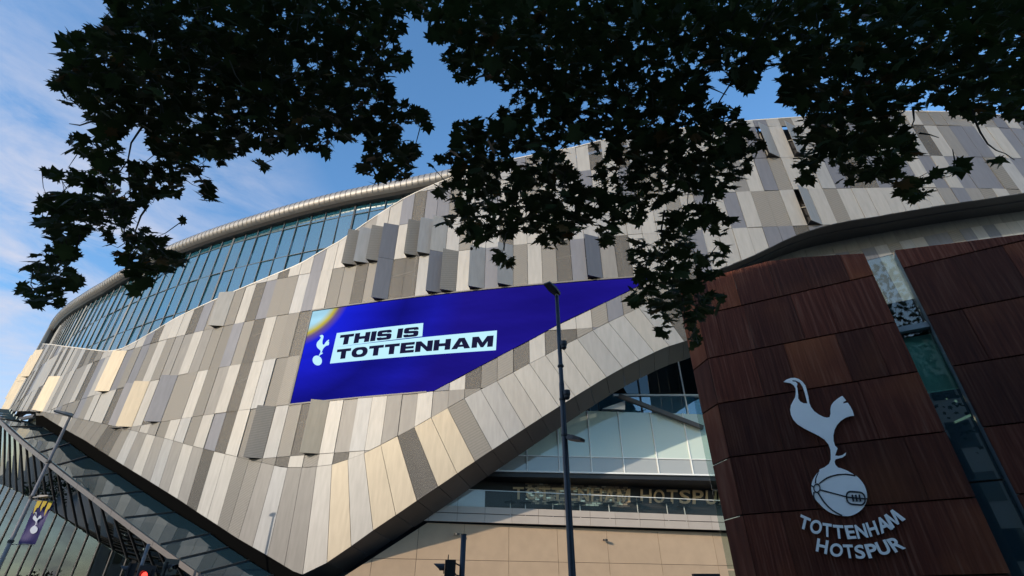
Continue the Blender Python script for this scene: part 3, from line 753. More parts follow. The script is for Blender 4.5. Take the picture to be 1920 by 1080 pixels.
for txt, quad in (('THIS IS', [(635,648),(784,631),(787,613),(639,629)]), ('TOTTENHAM', [(630,674.5),(924,650.5),(926,629.5),(633,656)])):
    Q = [sz(p) for p in quad]; tot = sum(HEAVY[c][0]+.09 if c != ' ' else .38 for c in txt)-.09; x_ = 0.0
    for c in txt:
        if c == ' ': x_ += .38; continue
        w_, loops = HEAVY[c]
        def place(a, b, k, x_=x_):
            u, w = (x_+a)/tot, b
            q = [(1-u)*(1-w)*Q[0][n]+u*(1-w)*Q[1][n]+u*w*Q[2][n]+(1-u)*w*Q[3][n] for n in (0, 1)]
            return fac(q[0], q[1], -.05)
        link('letter', poly_mesh('letter', loops, place), M_ink, scr); x_ += w_+.09
z3 = lambda x, y: (570+x/9.6, 590+y/9.6)
bird = [(285,390),(315,368),(345,372),(356,395),(350,430),(338,475),(336,520),(352,546),(370,540),(390,505),(415,478),(450,452),(455,470),(430,490),(455,488),(450,548),(410,560),(375,585),(345,625),(330,665),(318,690),(345,685),(330,712),(300,725),(285,742),(268,742),(285,715),(300,680),(302,650),(275,625),(240,590),(230,545),(242,500),(275,465),(302,430),(305,402)]
link('cockerel', poly_mesh('cockerel', [smooth_loop([z3(*p) for p in bird], 2)], lambda a, b, k: fac(*hit(a, b), -.035)), M_box, scr)
ball = [(243+82*math.cos(t)*math.cos(-.5)-92*math.sin(t)*math.sin(-.5)*.98-0, 828+76*math.cos(t)*math.sin(-.5)+92*math.sin(t)*math.cos(-.5)) for t in np.arange(28)/28*2*math.pi]
link('football', poly_mesh('football', [[z3(*p) for p in ball]], lambda a, b, k: fac(*hit(a, b), -.032)), M_box, scr)

# ---- glazed gallery under the roof edge
GO = 0.8
LIP = [(22,760),(50,690),(82,642),(100,620),(120,601),(160,572),(200,549),(340,477),(480,430),(640,387),(750,366),(820,352),(900,335)]
zLip = curve_on(LIP, GO-.1)
sG0 = hit(40,720,GO)[0]; sG1 = hit(815,352,GO)[0]
MW = 1.55
nG = int((sG1-sG0)/MW); MW = (sG1-sG0)/nG
trans = {}; last_ = {}; runs_ = {}
def run_(r, i):
    if last_.get(r) not in (i, i-1): runs_[r] = runs_.get(r, 0)+1
    last_[r] = i; return runs_[r]
GROWS = [22.2, 25.6, 29.2, 32.6, 36.0, 39.4, 43]
for i in range(nG):
    s0 = sG0+i*MW; s1 = s0+MW
    for r in range(len(GROWS)-1):
        z0, z1 = GROWS[r], GROWS[r+1]
        zb = lambda p: p[1]-(min(zTop(s0), zTop(s1))-.8)
        poly = clip([(s0+.03,z0+.02),(s1-.03,z0+.02),(s1-.03,z1-.02),(s0+.03,z1-.02)], zb)
        if len(poly) > 2: poly = clip(poly, lambda p: zLip(s0)+(zLip(s1)-zLip(s0))*(p[0]-s0)/MW+.1-p[1])
        if len(poly) < 3 or parea(poly) < .05: continue
        jit = rng.uniform(-.012, .012)
        MB().prism([fac(a, b, GO+jit*(b-z0)) for a, b in poly], [fac(a, b, GO+.03+jit*(b-z0)) for a, b in poly]).build('glass_pane', G_blue, stad)
        if z0 > zTop(s0)-.9 and z0 < zLip(s0): trans.setdefault((r, run_(r, i)), MB()).bar(fac(s0, z0, GO-.03), fac(s1, z0, GO-.03), .06, .06)
    zl, zh = zTop(s0)-.8, zLip(s0)+.1
    if zh > zl: MB().bar(fac(s0, zl, GO-.06), fac(s0, zh, GO-.06), .14 if i % 9 == 4 else .05, .09, up=(0, 1, 0)).build('mullion', M_mull, stad)
for t_ in trans.values(): t_.build('transom', M_mull, stad)
# inside the gallery: floors, back wall, ceiling lights
strip('gallery_back_wall', sG0-4, sG1+6, lambda s: zTop(s)-2, lambda s: zLip(s)+.5, GO+5.2, M_tealfloor, stad, 60)
sl = MB()
for zf in (27.3, 31.0, 34.7):
    for i in range(60):
        a = sG0-2+(sG1-sG0+6)*i/60; b = sG0-2+(sG1-sG0+6)*(i+1)/60
        if zf > zTop(a)-3 and zf < zLip(a)+1:
            sl.hexa([fac(a,zf,GO+1.5),fac(b,zf,GO+1.5),fac(b,zf,GO+5.1),fac(a,zf,GO+5.1),fac(a,zf+.3,GO+1.5),fac(b,zf+.3,GO+1.5),fac(b,zf+.3,GO+5.1),fac(a,zf+.3,GO+5.1)])
sl.build('gallery_floor', M_inwhite, stad)
for px, py in ((667,395),(698,394),(555,445),(593,425),(502,478),(467,501),(424,540),(366,530),(341,540),(313,553),(293,562),(391,515)):
    s, z = hit(px, py, GO+2.2); p = fac(s, z, GO+2.2)
    MB().lathe(p, [(.02,.06),(.16,.05),(.17,0),(.02,-.01)], seg=10).build('ceiling_light', M_lamp, stad)
# ---- standing-seam roof edge
prof = [(-.3, -.05), (-.70, .06), (-.86, .3), (-.9, .6), (-.82, .92), (-.64, 1.22), (-.36, 1.46), (0, 1.64), (.6, 1.82), (2, 2.0), (5, 2.2)]   # (off from glass, height)
RW = 0.55
nR = int((sG1+7-sG0+9)/RW)
for i in range(nR):
    s0 = sG0-9+i*RW; s1 = s0+RW
    mb = MB()
    v = []
    for s in (s0, s1-.01):
        for o, h in prof: v.append(fac(s, zLip(s)+h, GO-.2+o*1.0))
    k = len(prof); base = len(mb.v)
    mb.add(v, [(j, j+1, k+j+1, k+j) for j in range(k-1)])
    for j in range(1, k-2):   # the raised seam
        o, h = prof[j]; o2, h2 = prof[j+1]
        a = fac(s0, zLip(s0)+h, GO-.2+o); b = fac(s0, zLip(s0)+h2, GO-.2+o2)
        mb.bar(a, b, .07, .04, up=(fac(s0, 0, 1)-fac(s0, 0, 0)), mi=1)
    ob = mb.build('roof_sheet', [M_roof, M_steel], stad, fix=False); ob.data.polygons.foreach_set('use_smooth', [p.material_index == 0 for p in ob.data.polygons])
lp = MB()
for i in range(80):
    a = sG0-8+(sG1+7-sG0+8)*i/80; b = sG0-8+(sG1+7-sG0+8)*(i+1)/80
    lp.hexa([fac(a,zLip(a)-.25,GO-.42),fac(b,zLip(b)-.25,GO-.42),fac(b,zLip(b)-.25,GO+.1),fac(a,zLip(a)-.25,GO+.1),fac(a,zLip(a)-.03,GO-.62),fac(b,zLip(b)-.03,GO-.62),fac(b,zLip(b)-.03,GO+.1),fac(a,zLip(a)-.03,GO+.1)])
lp.build('roof_gutter', M_black, stad)

# ---- glazed entrance lobby, lower left
M_lmull = mat('lobby_mullion_metal', (0.03, 0.027, 0.025), 0.6, 0.1)
FASC = [(-60,732),(0,784),(93,864),(180,931),(267,998),(383,1081),(470,1142)]
FOLD = [(-60,880),(17,913),(61,935),(111,967),(157,996),(180,1012),(245,1051),(330,1100),(420,1150)]
FO, FDO = -3.2, -1.3
fz = curve_on(FASC, FO)
foz = curve_on(FOLD, FDO)
ROOFL = [((2,786),(62,783)),((20,800),(88,792)),((45,823),(110,804)),((75,848),(140,822)),((107,872),(173,846)),((135,895),(227,876)),((180,931),(277,909)),((233,971),(337,947)),((300,1021),(403,986)),((337,1048),(437,1011)),((375,1075),(475,1035)),((420,1107),(520,1062)),((470,1142),(565,1090))]
prv = None
for a, b in ROOFL:
    s, z = hit(*a, FO); P = fac(s, z, FO); s2, z2 = hit(*b, .3); Q = fac(s2, z2-.5, .1)
    if prv:
        f = [prv[0], P, Q, prv[1]]; MB().prism(f, [v-Vector((0,0,.04)) for v in f]).build('lobby_roof_pane', G_roofg, stad)
    MB().bar(P, Q, .09, .14).build('rafter', M_lmull, stad)
    prv = (P, Q)
MB().bar(fac(*hit(-60,784,.1), .1), fac(*hit(66,780,.1), .1), .3, .3).build('eaves_beam', M_fascia, stad)
s0 = hit(-40, 750, FO)[0]; s1 = hit(440, 1121, FO)[0]
nF = 22; fb = None
for i in range(nF):
    a = s0+(s1-s0)*i/nF; b = s0+(s1-s0)*(i+1)/nF-.02
    h = .30
    MB().hexa([fac(a,fz(a)-h,FO-.12),fac(b,fz(b)-h,FO-.12),fac(b,fz(b)-h,FO+.35),fac(a,fz(a)-h,FO+.35),fac(a,fz(a),FO-.12),fac(b,fz(b),FO-.12),fac(b,fz(b),FO+.35),fac(a,fz(a),FO+.35)]).build('fascia', M_fascia, stad)
PW = 1.55
nP = int((s1-s0)/PW)
for i in range(nP):
    a = s0+i*PW; b = a+PW
    f = [fac(a+.02, max(foz(a),.1), FDO), fac(b-.02, max(foz(b),.1), FDO), fac(b-.02, max(fz(b)-.30,.2), FO+.05), fac(a+.02, max(fz(a)-.30,.2), FO+.05)]
    MB().prism(f, [v+Vector((0,.03,0)) for v in f]).build('lobby_upper_pane', G_dark, stad)
    MB().bar(f[0]-Vector((.02,0.03,0)), f[3]-Vector((.02,0.03,0)), .07, .09).build('lobby_mullion', M_lmull, stad)
    if foz(a) > .4:
        f = [fac(a+.02, .1, FDO), fac(b-.02, .1, FDO), fac(b-.02, max(foz(b),.2)-.03, FDO), fac(a+.02, foz(a)-.03, FDO)]
        MB().prism(f, [v+Vector((0,.03,0)) for v in f]).build('lobby_lower_pane', G_clear, stad)
        MB().bar(fac(a, .1, FDO-.03), fac(a, foz(a), FDO-.03), .07, .09).build('lobby_mullion', M_lmull, stad)
# lobby interior: low wall paled to stand in for reflected light, dark above
strip('lobby_back_wall', s0-6, s1+4, 0, lambda s: fz(s)+2, 2.2, mat('lobby_dark_wall', (0.03, 0.045, 0.045), .7), stad, 40)
zdd = curve_on([(-60,1003),(60,1014),(130,1028),(165,1036),(240,1060),(330,1100)], FDO+.9)
strip('lobby_reflection_wall', s0-6, s1+4, 0, lambda s: max(foz(s)-1.6, .12), FDO+1.0, mat('lobby_painted_reflection', (0.19, 0.22, 0.235), .9, 0, .1, 1.2, stretch=(1.5,1.5,.05), spec=0), stad, 40)
lc = MB()
for i in range(0, 24):
    a = s0+(s1-s0)*i/24
    lc.bar(fac(a, 0, -.2), fac(a, fz(a)-.4, -.3), .22, .22)
    lc.bar(fac(a, fz(a)-.9, FO+.6), fac(a, fz(a)-.5, -.3), .1, .2)
lc.build('lobby_steelwork', mat('lobby_steel', (.12,.15,.15), .5, .3), stad)
# near-black strip painting in the darkness between the ribbon and the lobby roof
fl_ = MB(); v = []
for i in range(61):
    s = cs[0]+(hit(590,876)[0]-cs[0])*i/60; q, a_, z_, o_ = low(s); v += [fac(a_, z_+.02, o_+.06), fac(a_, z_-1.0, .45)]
fl_.add(v, [(2*i, 2*i+2, 2*i+3, 2*i+1) for i in range(60)]).build('gap_dark_strip', mat('painted_gap_dark', (0.004, 0.004, 0.004), 0.9, spec=0.0), stad, fix=False)

# ---- podium wall of warm stone panels, below right
pw = Plane(954, 1052, 37.5, 77)
zj = pw.hit(954, 1052)[1]
us = [pw.hit(x, 1052)[0] for x in (615, 697, 780, 868, 954, 1047, 1142, 1240, 1345, 1450)]
zw = [-.1, zj-3.2, zj, pw.hit(954, 985)[1]]
c0_, c1_ = sorted([pw.hit(640, 1084), pw.hit(783, 992)])
for i in range(len(us)-1):
    for j in range(3):
        e = .012
        poly = clip([(us[i]+e, zw[j]+e), (us[i+1]-e, zw[j]+e), (us[i+1]-e, zw[j+1]-e), (us[i]+e, zw[j+1]-e)], lambda p: (c1_[1]-c0_[1])/(c1_[0]-c0_[0])*(p[0]-c0_[0])+c0_[1]-p[1])
        if len(poly) < 3: continue
        MB().prism([pw.pt(*p) for p in poly], [pw.pt(*p)-pw.n*.08 for p in poly]).build('stone_panel', M_stone, stad)
MB().hexa([pw.pt(us[3],-.1,-.1),pw.pt(us[-1]+6,-.1,-.1),pw.pt(us[-1]+6,-.1,-.6),pw.pt(us[3],-.1,-.6),pw.pt(us[3],zw[3],-.1),pw.pt(us[-1]+6,zw[3],-.1),pw.pt(us[-1]+6,zw[3],-.6),pw.pt(us[3],zw[3],-.6)]).build('podium_core', M_core, stad)
# ---- balcony: front, glass balustrade, dark recess, letters, stools
bp = Plane(860, 970, 36.4, 78)
uL = bp.hit(750, 970)[0]; uR = bp.hit(1420, 985)[0]
zb0 = bp.hit(860, 978)[1]; zb1 = bp.hit(860, 962)[1]; zb2 = bp.hit(860, 949)[1]; zb3 = bp.hit(860, 917)[1]
W1 = (uR-uL)/14
for i in range(14):
    a, b = uL+i*W1+.01, uL+(i+1)*W1-.01
    for (c, d, o) in ((zb0, zb1-.02, 0.0), (zb1+.02, zb2, .04)):
        f = [bp.pt(a,c,o),bp.pt(b,c,o),bp.pt(b,d,o),bp.pt(a,d,o)]
        MB().prism(f, [v-bp.n*.1 for v in f]).build('balcony_panel', M_bal, stad)
    if i >= 1:
        f = [bp.pt(a,zb2,-.1),bp.pt(b,zb2,-.1),bp.pt(b,zb3,-.1),bp.pt(a,zb3,-.1)]
        MB().prism(f, [v-bp.n*.03 for v in f]).build('balustrade_pane', G_bal if i > 2 else G_frost2, stad)
MB().bar(bp.pt(uL+W1,zb3+.02,-.12), bp.pt(uR,zb3+.02,-.12), .05, .04).build('handrail', M_white, stad)
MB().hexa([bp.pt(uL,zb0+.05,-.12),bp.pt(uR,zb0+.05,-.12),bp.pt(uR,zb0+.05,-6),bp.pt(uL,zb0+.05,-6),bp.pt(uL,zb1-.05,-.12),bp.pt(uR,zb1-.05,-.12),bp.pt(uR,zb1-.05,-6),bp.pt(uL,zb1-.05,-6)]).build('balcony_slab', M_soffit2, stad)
for px in (838, 1118, 1440):
    u, z = bp.hit(px, 993, -1.2); p = bp.pt(u, zb0+.04, -.9)
    MB().lathe(p, [(.1,0),(.11,-.12),(.08,-.3),(.02,-.3)], seg=10).build('downlight', M_steel, stad)
for px, py in ((857,1001),(1135,1012)):
    u, z = pw.hit(px, py, .3); p = pw.pt(u, z, .3)
    o = MB().lathe(p, [(.02,.05),(.17,.03),(.17,-.06),(.05,-.07)], seg=10); o.bar(p, p-pw.n*.35, .05); o.build('wall_light', M_black, stad)
# recess behind the balcony
rp = Plane(1150, 915, 40.2, 80)
rz0, rz1 = zb1-.2, rp.hit(1150, 880)[1]+.6
MB().hexa([rp.pt(-24,rz0,0),rp.pt(14,rz0,0),rp.pt(14,rz0,-.3),rp.pt(-24,rz0,-.3),rp.pt(-24,rz1,0),rp.pt(14,rz1,0),rp.pt(14,rz1,-.3),rp.pt(-24,rz1,-.3)]).build('recess_wall', mat('recess_dark', (.022,.02,.02), .6), stad)
# small glazed bricks behind the letters, some pale gold as painted glints
bk = MB(); bw = .34; bh = .13
ub0, ub1 = rp.hit(985, 930)[0], rp.hit(1172, 935)[0]
zk = rp.hit(1080, 948)[1]+.3
nb_ = 0
for j in range(13):
    u = ub0 + (bw/2 if j % 2 else 0)
    while u < ub1:
        z = zk-.3+j*bh
        o = rng.uniform(.02, .07); t = rng.uniform(-.03, .03)
        f = [rp.pt(u+.015,z+.012,o+t),rp.pt(u+bw-.015,z+.012,o-t),rp.pt(u+bw-.015,z+bh-.012,o-t),rp.pt(u+.015,z+bh-.012,o+t)]
        bk.prism(f, [v-rp.n*.05 for v in f], rng.choices([0,1,2],[.5,.35,.15])[0]); u += bw; nb_ += 1
tag(bk.build('glazed_brick', [mat('brick_bronze',(.34,.25,.16),.3,.3), mat('brick_dark',(.10,.075,.055),.35,.3), mat('brick_glint',(.85,.75,.52),.2,.3)], stad), kind='stuff')
sg = empty('bar_sign', rp.pt(rp.hit(1180,930)[0], zb2, .2), 'bronze serif letters TOTTENHAM HOTSPUR on the dark wall behind the balcony', 'sign')
def letters(txt, x0, x1, yb0, yb1, yt0, yt1, plane, off, m, parent, th):
    adv = {'M': 1.2, 'I': .45, ' ': .6}; tot = sum(adv.get(c, 1) for c in txt); k = 0
    for c in txt:
        w = adv.get(c, 1)
        if c != ' ':
            a, b = k/tot, (k+w*.84)/tot
            X = lambda t: x0+(x1-x0)*t
            q = [(X(a), yb0+(yb1-yb0)*a), (X(b), yb0+(yb1-yb0)*b), (X(b), yt0+(yt1-yt0)*b), (X(a), yt0+(yt1-yt0)*a)]
            link('letter', fit(glyph_mesh(c, .015, 0, .5, 3), [plane.hit(*p, off) for p in q], lambda u, z, kk: plane.pt(u, z, off-th+kk*th)), m, parent)
        k += w
letters('TOTTENHAM HOTSPUR', 962, 1372, 936, 947, 913, 920, rp, .14, M_goldlet, sg, .05)
for i, (px, py) in enumerate(((957,941),(985,942),(1036,942),(1087,944),(1141,944),(1194,941),(1249,943),(1282,948),(1354,942))):
    u, z = bp.hit(px, py, -.9); b = bp.pt(u, zb1-.05, -.9)
    lab = ['leftmost round bar table of the row, beside the pale end of the balcony glass','second round bar table from the pale left end of the balcony','round bar table just left of the tall dark lamp post on the balcony','round bar table just right of the tall dark lamp post on the balcony','round bar table under the letters AM of the bronze sign','round bar table under the first letter H of HOTSPUR','round bar table under the letter T of HOTSPUR on balcony','lower round bar table of the row under the letters PU','last round bar table beside the brown steel building'][i]
    st = empty('bar_table', b, lab, 'table', 'round bar tables along the balcony')
    h = z-b.z+.0
    MB().lathe(b, [(.02,h-.06),(.42,h-.05),(.45,h-.02),(.45,h+.01),(.02,h+.02)], seg=18).build('table_top', M_black, st, smooth=True)
    MB().lathe(b, [(.035,0),(.035,h-.06)], seg=8).build('column', M_white, st)
    MB().lathe(b, [(.22,0),(.22,.02),(.04,.05)], seg=14).build('base', M_steel, st)
# frosted glass storey over the recess
gp = Plane(1150, 870, 37.6, 85)
zg0 = gp.hit(1150, 886)[1]; zg1 = gp.hit(1150, 858)[1]; zg2 = gp.hit(1150, 772)[1]
xs_ = [gp.hit(x, 858)[0] for x in (880, 935, 988, 1048, 1108, 1168, 1231, 1294, 1356, 1420)]
for i in range(len(xs_)-1):
    a, b = xs_[i]+.03, xs_[i+1]-.03
    for c, d, m in ((zg0, zg1-.03, G_frost2), (zg1+.03, zg2, G_frost)):
        f = [gp.pt(a,c),gp.pt(b,c),gp.pt(b,d),gp.pt(a,d)]; MB().prism(f, [v-gp.n*.04 for v in f]).build('frosted_pane', m, stad)
    MB().bar(gp.pt(xs_[i], zg0-.1, .04), gp.pt(xs_[i], zg2, .04), .07, .1, up=(0,1,0)).build('frosted_mullion', M_white, stad)
MB().bar(gp.pt(xs_[0], zg1, .04), gp.pt(xs_[-1], zg1, .04), .08, .06).build('frosted_transom', M_white, stad)
MB().bar(gp.pt(xs_[0], zg0-.05, .02), gp.pt(xs_[-1], zg0-.05, .02), .12, .1).build('frosted_sill', M_white, stad)
MB().hexa([gp.pt(xs_[0],zg0-.4,-.1),gp.pt(xs_[-1],zg0-.4,-.1),gp.pt(xs_[-1],zg0-.4,-5),gp.pt(xs_[0],zg0-.4,-5),gp.pt(xs_[0],zg0-.1,-.1),gp.pt(xs_[-1],zg0-.1,-.1),gp.pt(xs_[-1],zg0-.1,-5),gp.pt(xs_[0],zg0-.1,-5)]).build('recess_ceiling', M_black, stad)
MB().hexa([gp.pt(xs_[0],zg0,-.9),gp.pt(xs_[-1],zg0,-.9),gp.pt(xs_[-1],zg0,-1.1),gp.pt(xs_[0],zg0,-1.1),gp.pt(xs_[0],zg2,-.9),gp.pt(xs_[-1],zg2,-.9),gp.pt(xs_[-1],zg2,-1.1),gp.pt(xs_[0],zg2,-1.1)]).build('frosted_backing', mat('pale_backing', (.5,.56,.52), .8), stad)
# dark glass above it, with the white and bronze beams
dp = Plane(1250, 740, 38.6, 85)
gz = [dp.hit(1250, y)[1] for y in (800, 741, 640)]
xs2 = [dp.hit(x, 741)[0] for x in (1120, 1200, 1283, 1320, 1420)]
for i in range(4):
    for j in range(2):
        f = [dp.pt(xs2[i]+.03,gz[j]+.03),dp.pt(xs2[i+1]-.03,gz[j]+.03),dp.pt(xs2[i+1]-.03,gz[j+1]-.03),dp.pt(xs2[i]+.03,gz[j+1]-.03)]
        MB().prism(f, [v-dp.n*.04 for v in f]).build('atrium_pane', G_blue if j == 0 else G_dark, stad)
    MB().bar(dp.pt(xs2[i], gz[0], .05), dp.pt(xs2[i], gz[2], .05), .09, .12, up=(0,1,0)).build('atrium_mullion', M_white if i == 2 else M_mull, stad)
MB().bar(dp.px(1150, 741, .1), dp.px(1400, 741, .1), .14, .12).build('atrium_beam', M_white, stad)
MB().bar(dp.px(1160, 742, .9), dp.px(1318, 802, .9), .28, .3).build('raking_beam', M_fascia, stad)
f = [dp.px(1130,766,.5), dp.px(1172,751,.5), dp.px(1172,768,.5)]
MB().prism(f, [v-dp.n*.4 for v in f]).build('beam_end', M_white, stad)
MB().hexa([dp.pt(xs2[0],gz[0],-2.5),dp.pt(xs2[-1],gz[0],-2.5),dp.pt(xs2[-1],gz[0],-2.8),dp.pt(xs2[0],gz[0],-2.8),dp.pt(xs2[0],gz[2],-2.5),dp.pt(xs2[-1],gz[2],-2.5),dp.pt(xs2[-1],gz[2],-2.8),dp.pt(xs2[0],gz[2],-2.8)]).build('atrium_wall', M_tealfloor, stad)
# solid bulk of the bowl behind it all, so nothing shows through
strip('bowl_wall', sA, sZ, 0, lambda s: max(zTop(s)-1.0, zLip(s)-1 if s < sG1+6 else 0), 16.0, M_core, stad, 120)

# ------------------------------------------------------------------ BROWN WEATHERED-STEEL BUILDING with the club emblem
cb = Plane(0, 0, p0=(9.74, 11.4), az=-61.4)     # u grows towards the far (left) end
if cb.n.dot(Vector((-.479, -.878, 0))) < 0: cb.n = -cb.n
ct = empty('steel_clad_building', (cb.p.x, cb.p.y, 0), 'dark rust brown steel clad building with slot window and silver cockerel emblem', 'building')
uE = cb.hit(1338, 720)[0]                       # far end of the face
uS0 = cb.hit(1620, 477)[0]; uS1 = cb.hit(1678, 472)[0]   # slot window
jz = [cb.hit(1630, 519)[1], cb.hit(1677, 605)[1], cb.hit(1720, 698)[1], cb.hit(1773, 810)[1], cb.hit(1830, 933)[1]]
pitch = (jz[0]-jz[4])/4
zs = [jz[4]-pitch*k for k in range(6, 0, -1)] + jz[::-1] + [jz[0]+pitch*k for k in (1, 2, 3)]
zs = [z for z in zs if z > 0.2]; zs = [0.0] + zs
tl = sorted([cb.hit(*p) for p in ((1318,524),(1447,489),(1530,481),(1618,477))])
tr_ = sorted([cb.hit(*p) for p in ((1676,471),(1800,456),(1920,441),(2100,418))])
zTL = lambda u: float(np.interp(u, [a for a, b in tl], [b for a, b in tl]))
zTR = lambda u: float(np.interp(u, [a for a, b in tr_], [b for a, b in tr_]))
def wing(u0, u1, top):
    for k in range(len(zs)-1):
        u = u0
        while u < u1-.05:
            w = rng.choice([.55, .8, 1.0, 1.25, 1.6]); v = min(u+w, u1)
            if u1-v < .35: v = u1
            ta, tb = top(u), top(v)
            poly = clip([(u+.005, zs[k]+.014), (v-.005, zs[k]+.014), (v-.005, zs[k+1]-.014), (u+.005, zs[k+1]-.014)], lambda p: ta+(tb-ta)*(p[0]-u)/(v-u)-p[1])
            if len(poly) > 2 and parea(poly) > .01:
                o = rng.uniform(0, .012)
                me = bpy.data.meshes.new('steel_panel')
                # local frame: x along the wall, z up, so the ridges run upright; slight lean like lapped sheets
                uc = (u+v)/2
                lx = lambda q, d: (q[0]-uc+rng_off, d, q[1])
                rng_off = 0
                f = [(uc-q[0], -(o+.03+.014*(zs[k+1]-q[1])/pitch), q[1]) for q in poly]; b = [(uc-q[0], .12, q[1]) for q in poly]
                n = len(f); me.from_pydata(f+b, [], [tuple(range(n)), tuple(range(2*n-1, n-1, -1))]+[(i, n+i, n+(i+1) % n, (i+1) % n) for i in range(n)])
                bm = bmesh.new(); bm.from_mesh(me); bmesh.ops.recalc_face_normals(bm, faces=bm.faces[:]); bm.to_mesh(me); bm.free()
                me.materials.append(M_corten)
                ob = bpy.data.objects.new('steel_panel', me); COL.objects.link(ob); ob.parent = ct
                wp = cb.pt(uc, 0); ob.location = wp-ct.location
                ob.rotation_euler[2] = math.atan2(cb.n.x, -cb.n.y)
            u = v
ANG = math.atan2(cb.n.x, -cb.n.y)
# texture space offset per panel so sheets differ
for nd in list(M_corten.node_tree.nodes):
    if nd.type == 'TEX_COORD':
        nt = M_corten.node_tree; oi = nt.nodes.new('ShaderNodeObjectInfo'); sc_ = nt.nodes.new('ShaderNodeVectorMath'); sc_.operation = 'SCALE'
        cmb = nt.nodes.new('ShaderNodeCombineXYZ'); nt.links.new(oi.outputs['Random'], cmb.inputs[0]); nt.links.new(oi.outputs['Random'], cmb.inputs[2])
        nt.links.new(cmb.outputs[0], sc_.inputs[0]); sc_.inputs['Scale'].default_value = 17.0
        ad = nt.nodes.new('ShaderNodeVectorMath'); ad.operation = 'ADD'
        nt.links.new(nd.outputs['Object'], ad.inputs[0]); nt.links.new(sc_.outputs[0], ad.inputs[1])
        for l in [l for l in nt.links if l.from_node == nd and l.to_node != ad]:
            to = l.to_socket; nt.links.remove(l); nt.links.new(ad.outputs[0], to)
lo_u, hi_u = min(uS0, uS1), max(uS0, uS1)
wing(hi_u, uE, zTL); wing(lo_u-13, lo_u, zTR)
# splayed far end
for k in range(len(zs)-1):
    z1 = min(zs[k+1], zTL(uE))
    if z1 <= zs[k]+.05: continue
    a = cb.pt(uE+.01, zs[k]+.02, .02); b = cb.pt(uE+.55, zs[k]+.02, -.62)
    a2 = Vector((a.x, a.y, z1-.02)); b2 = Vector((b.x, b.y, z1-.02+ (0.06 if z1 < zs[k+1] else 0)))
    MB().prism([a, b, b2, a2], [v-cb.n*.12 for v in (a, b, b2, a2)]).build('steel_end_panel', M_corten, ct)
def cbox(name, u0, u1, z0, z1, o0, o1, m):
    return MB().hexa([cb.pt(u0,z0,o0),cb.pt(u1,z0,o0),cb.pt(u1,z0,o1),cb.pt(u0,z0,o1),cb.pt(u0,z1,o0),cb.pt(u1,z1,o0),cb.pt(u1,z1,o1),cb.pt(u0,z1,o1)]).build(name, m, ct)
zr = cb.hit(1650, 560, -.4)[1]
cbox('shell_wall', hi_u+.05, uE+.1, 0, min(zTL(uE), zTL(hi_u))-.06, -.13, -.35, M_core)
cbox('shell_wall', lo_u-13, lo_u-.05, 0, min(zTR(lo_u), zTR(lo_u-13))-.1, -.13, -.35, M_core)
cbox('jamb', hi_u, hi_u+.05, 0, zTL(hi_u)-.03, -.03, -.4, mat('jamb_steel', (.05,.03,.027), .5, .3))
cbox('jamb', lo_u-.05, lo_u, 0, zTR(lo_u)-.03, -.03, -.4, mat('jamb_blue_steel', (.14,.19,.21), .4, .3))
cbox('roof', lo_u-13, uE, zr-.5, zr-.2, -.4, -3.2, M_core)
cbox('rear_wall', lo_u-13, uE-.5, 0, zr-.5, -3.0, -3.2, mat('interior_dark', (.02,.02,.018), .8))
# slot window panes
gys = [475, 620, 735, 905, 1080]
gzz = [cb.hit(float(np.interp(y, [477, 1045], [1620+20, 1890-20])), y, -.25)[1] for y in gys]
gzz = [zTL(hi_u)-.05]+gzz[1:]; gzz[-1] = .1
for k in range(4):
    MB().hexa([cb.pt(lo_u+.01,gzz[k+1]+.02,-.25),cb.pt(hi_u-.01,gzz[k+1]+.02,-.25),cb.pt(hi_u-.01,gzz[k+1]+.02,-.28),cb.pt(lo_u+.01,gzz[k+1]+.02,-.28),
               cb.pt(lo_u+.01,gzz[k]-.02,-.25),cb.pt(hi_u-.01,gzz[k]-.02,-.25),cb.pt(hi_u-.01,gzz[k]-.02,-.28),cb.pt(lo_u+.01,gzz[k]-.02,-.28)]).build('slot_pane', G_clear if k < 2 else G_roofg, ct)
cbox('slot_transom', lo_u+.01, hi_u-.01, gzz[1]-.06, gzz[1]+.08, -.12, -.3, mat('transom_steel', (.16,.19,.20), .4, .4))
cbox('blind', lo_u-.3, hi_u+.3, gzz[2], gzz[1]-.1, -.5, -.53, M_teal)
cbox('interior_floor', lo_u-.3, hi_u+.3, gzz[1]-.1, gzz[1], -.5, -3, M_core)
for px, py, r in ((1792,752,.035),(1811,750,.03),(1775,748,.02)):
    u, z = cb.hit(px, py, -.9); MB().lathe(cb.pt(u, z, -.9), [(.3*r,r),(r,0),(.3*r,-r)], seg=8).build('interior_lamp', M_warm, ct)
a, b = cb.px(1790,792,-1.0), cb.px(1825,776,-1.0)
MB().bar(a, b, .04, .05).build('interior_strip_lamp', M_warm, ct)
# glass fin beside the far end
fp = Plane(1325, 900, 15.4, 80)
g = [fp.px(1307,790), fp.px(1345,790), fp.px(1402,1085), fp.px(1357,1085)]
fzt, fzb = fp.hit(1320, 745)[1], 0.0
u0, u1 = fp.hit(1312, 800)[0], fp.hit(1350, 800)[0]
for z0, z1 in ((fzb, 2.6), (2.64, 4.6), (4.64, fzt)):
    f = [fp.pt(u0,z0),fp.pt(u1,z0),fp.pt(u1,z1),fp.pt(u0,z1)]
    MB().prism(f, [v-fp.n*.03 for v in f]).build('end_glass_pane', G_clear, ct)

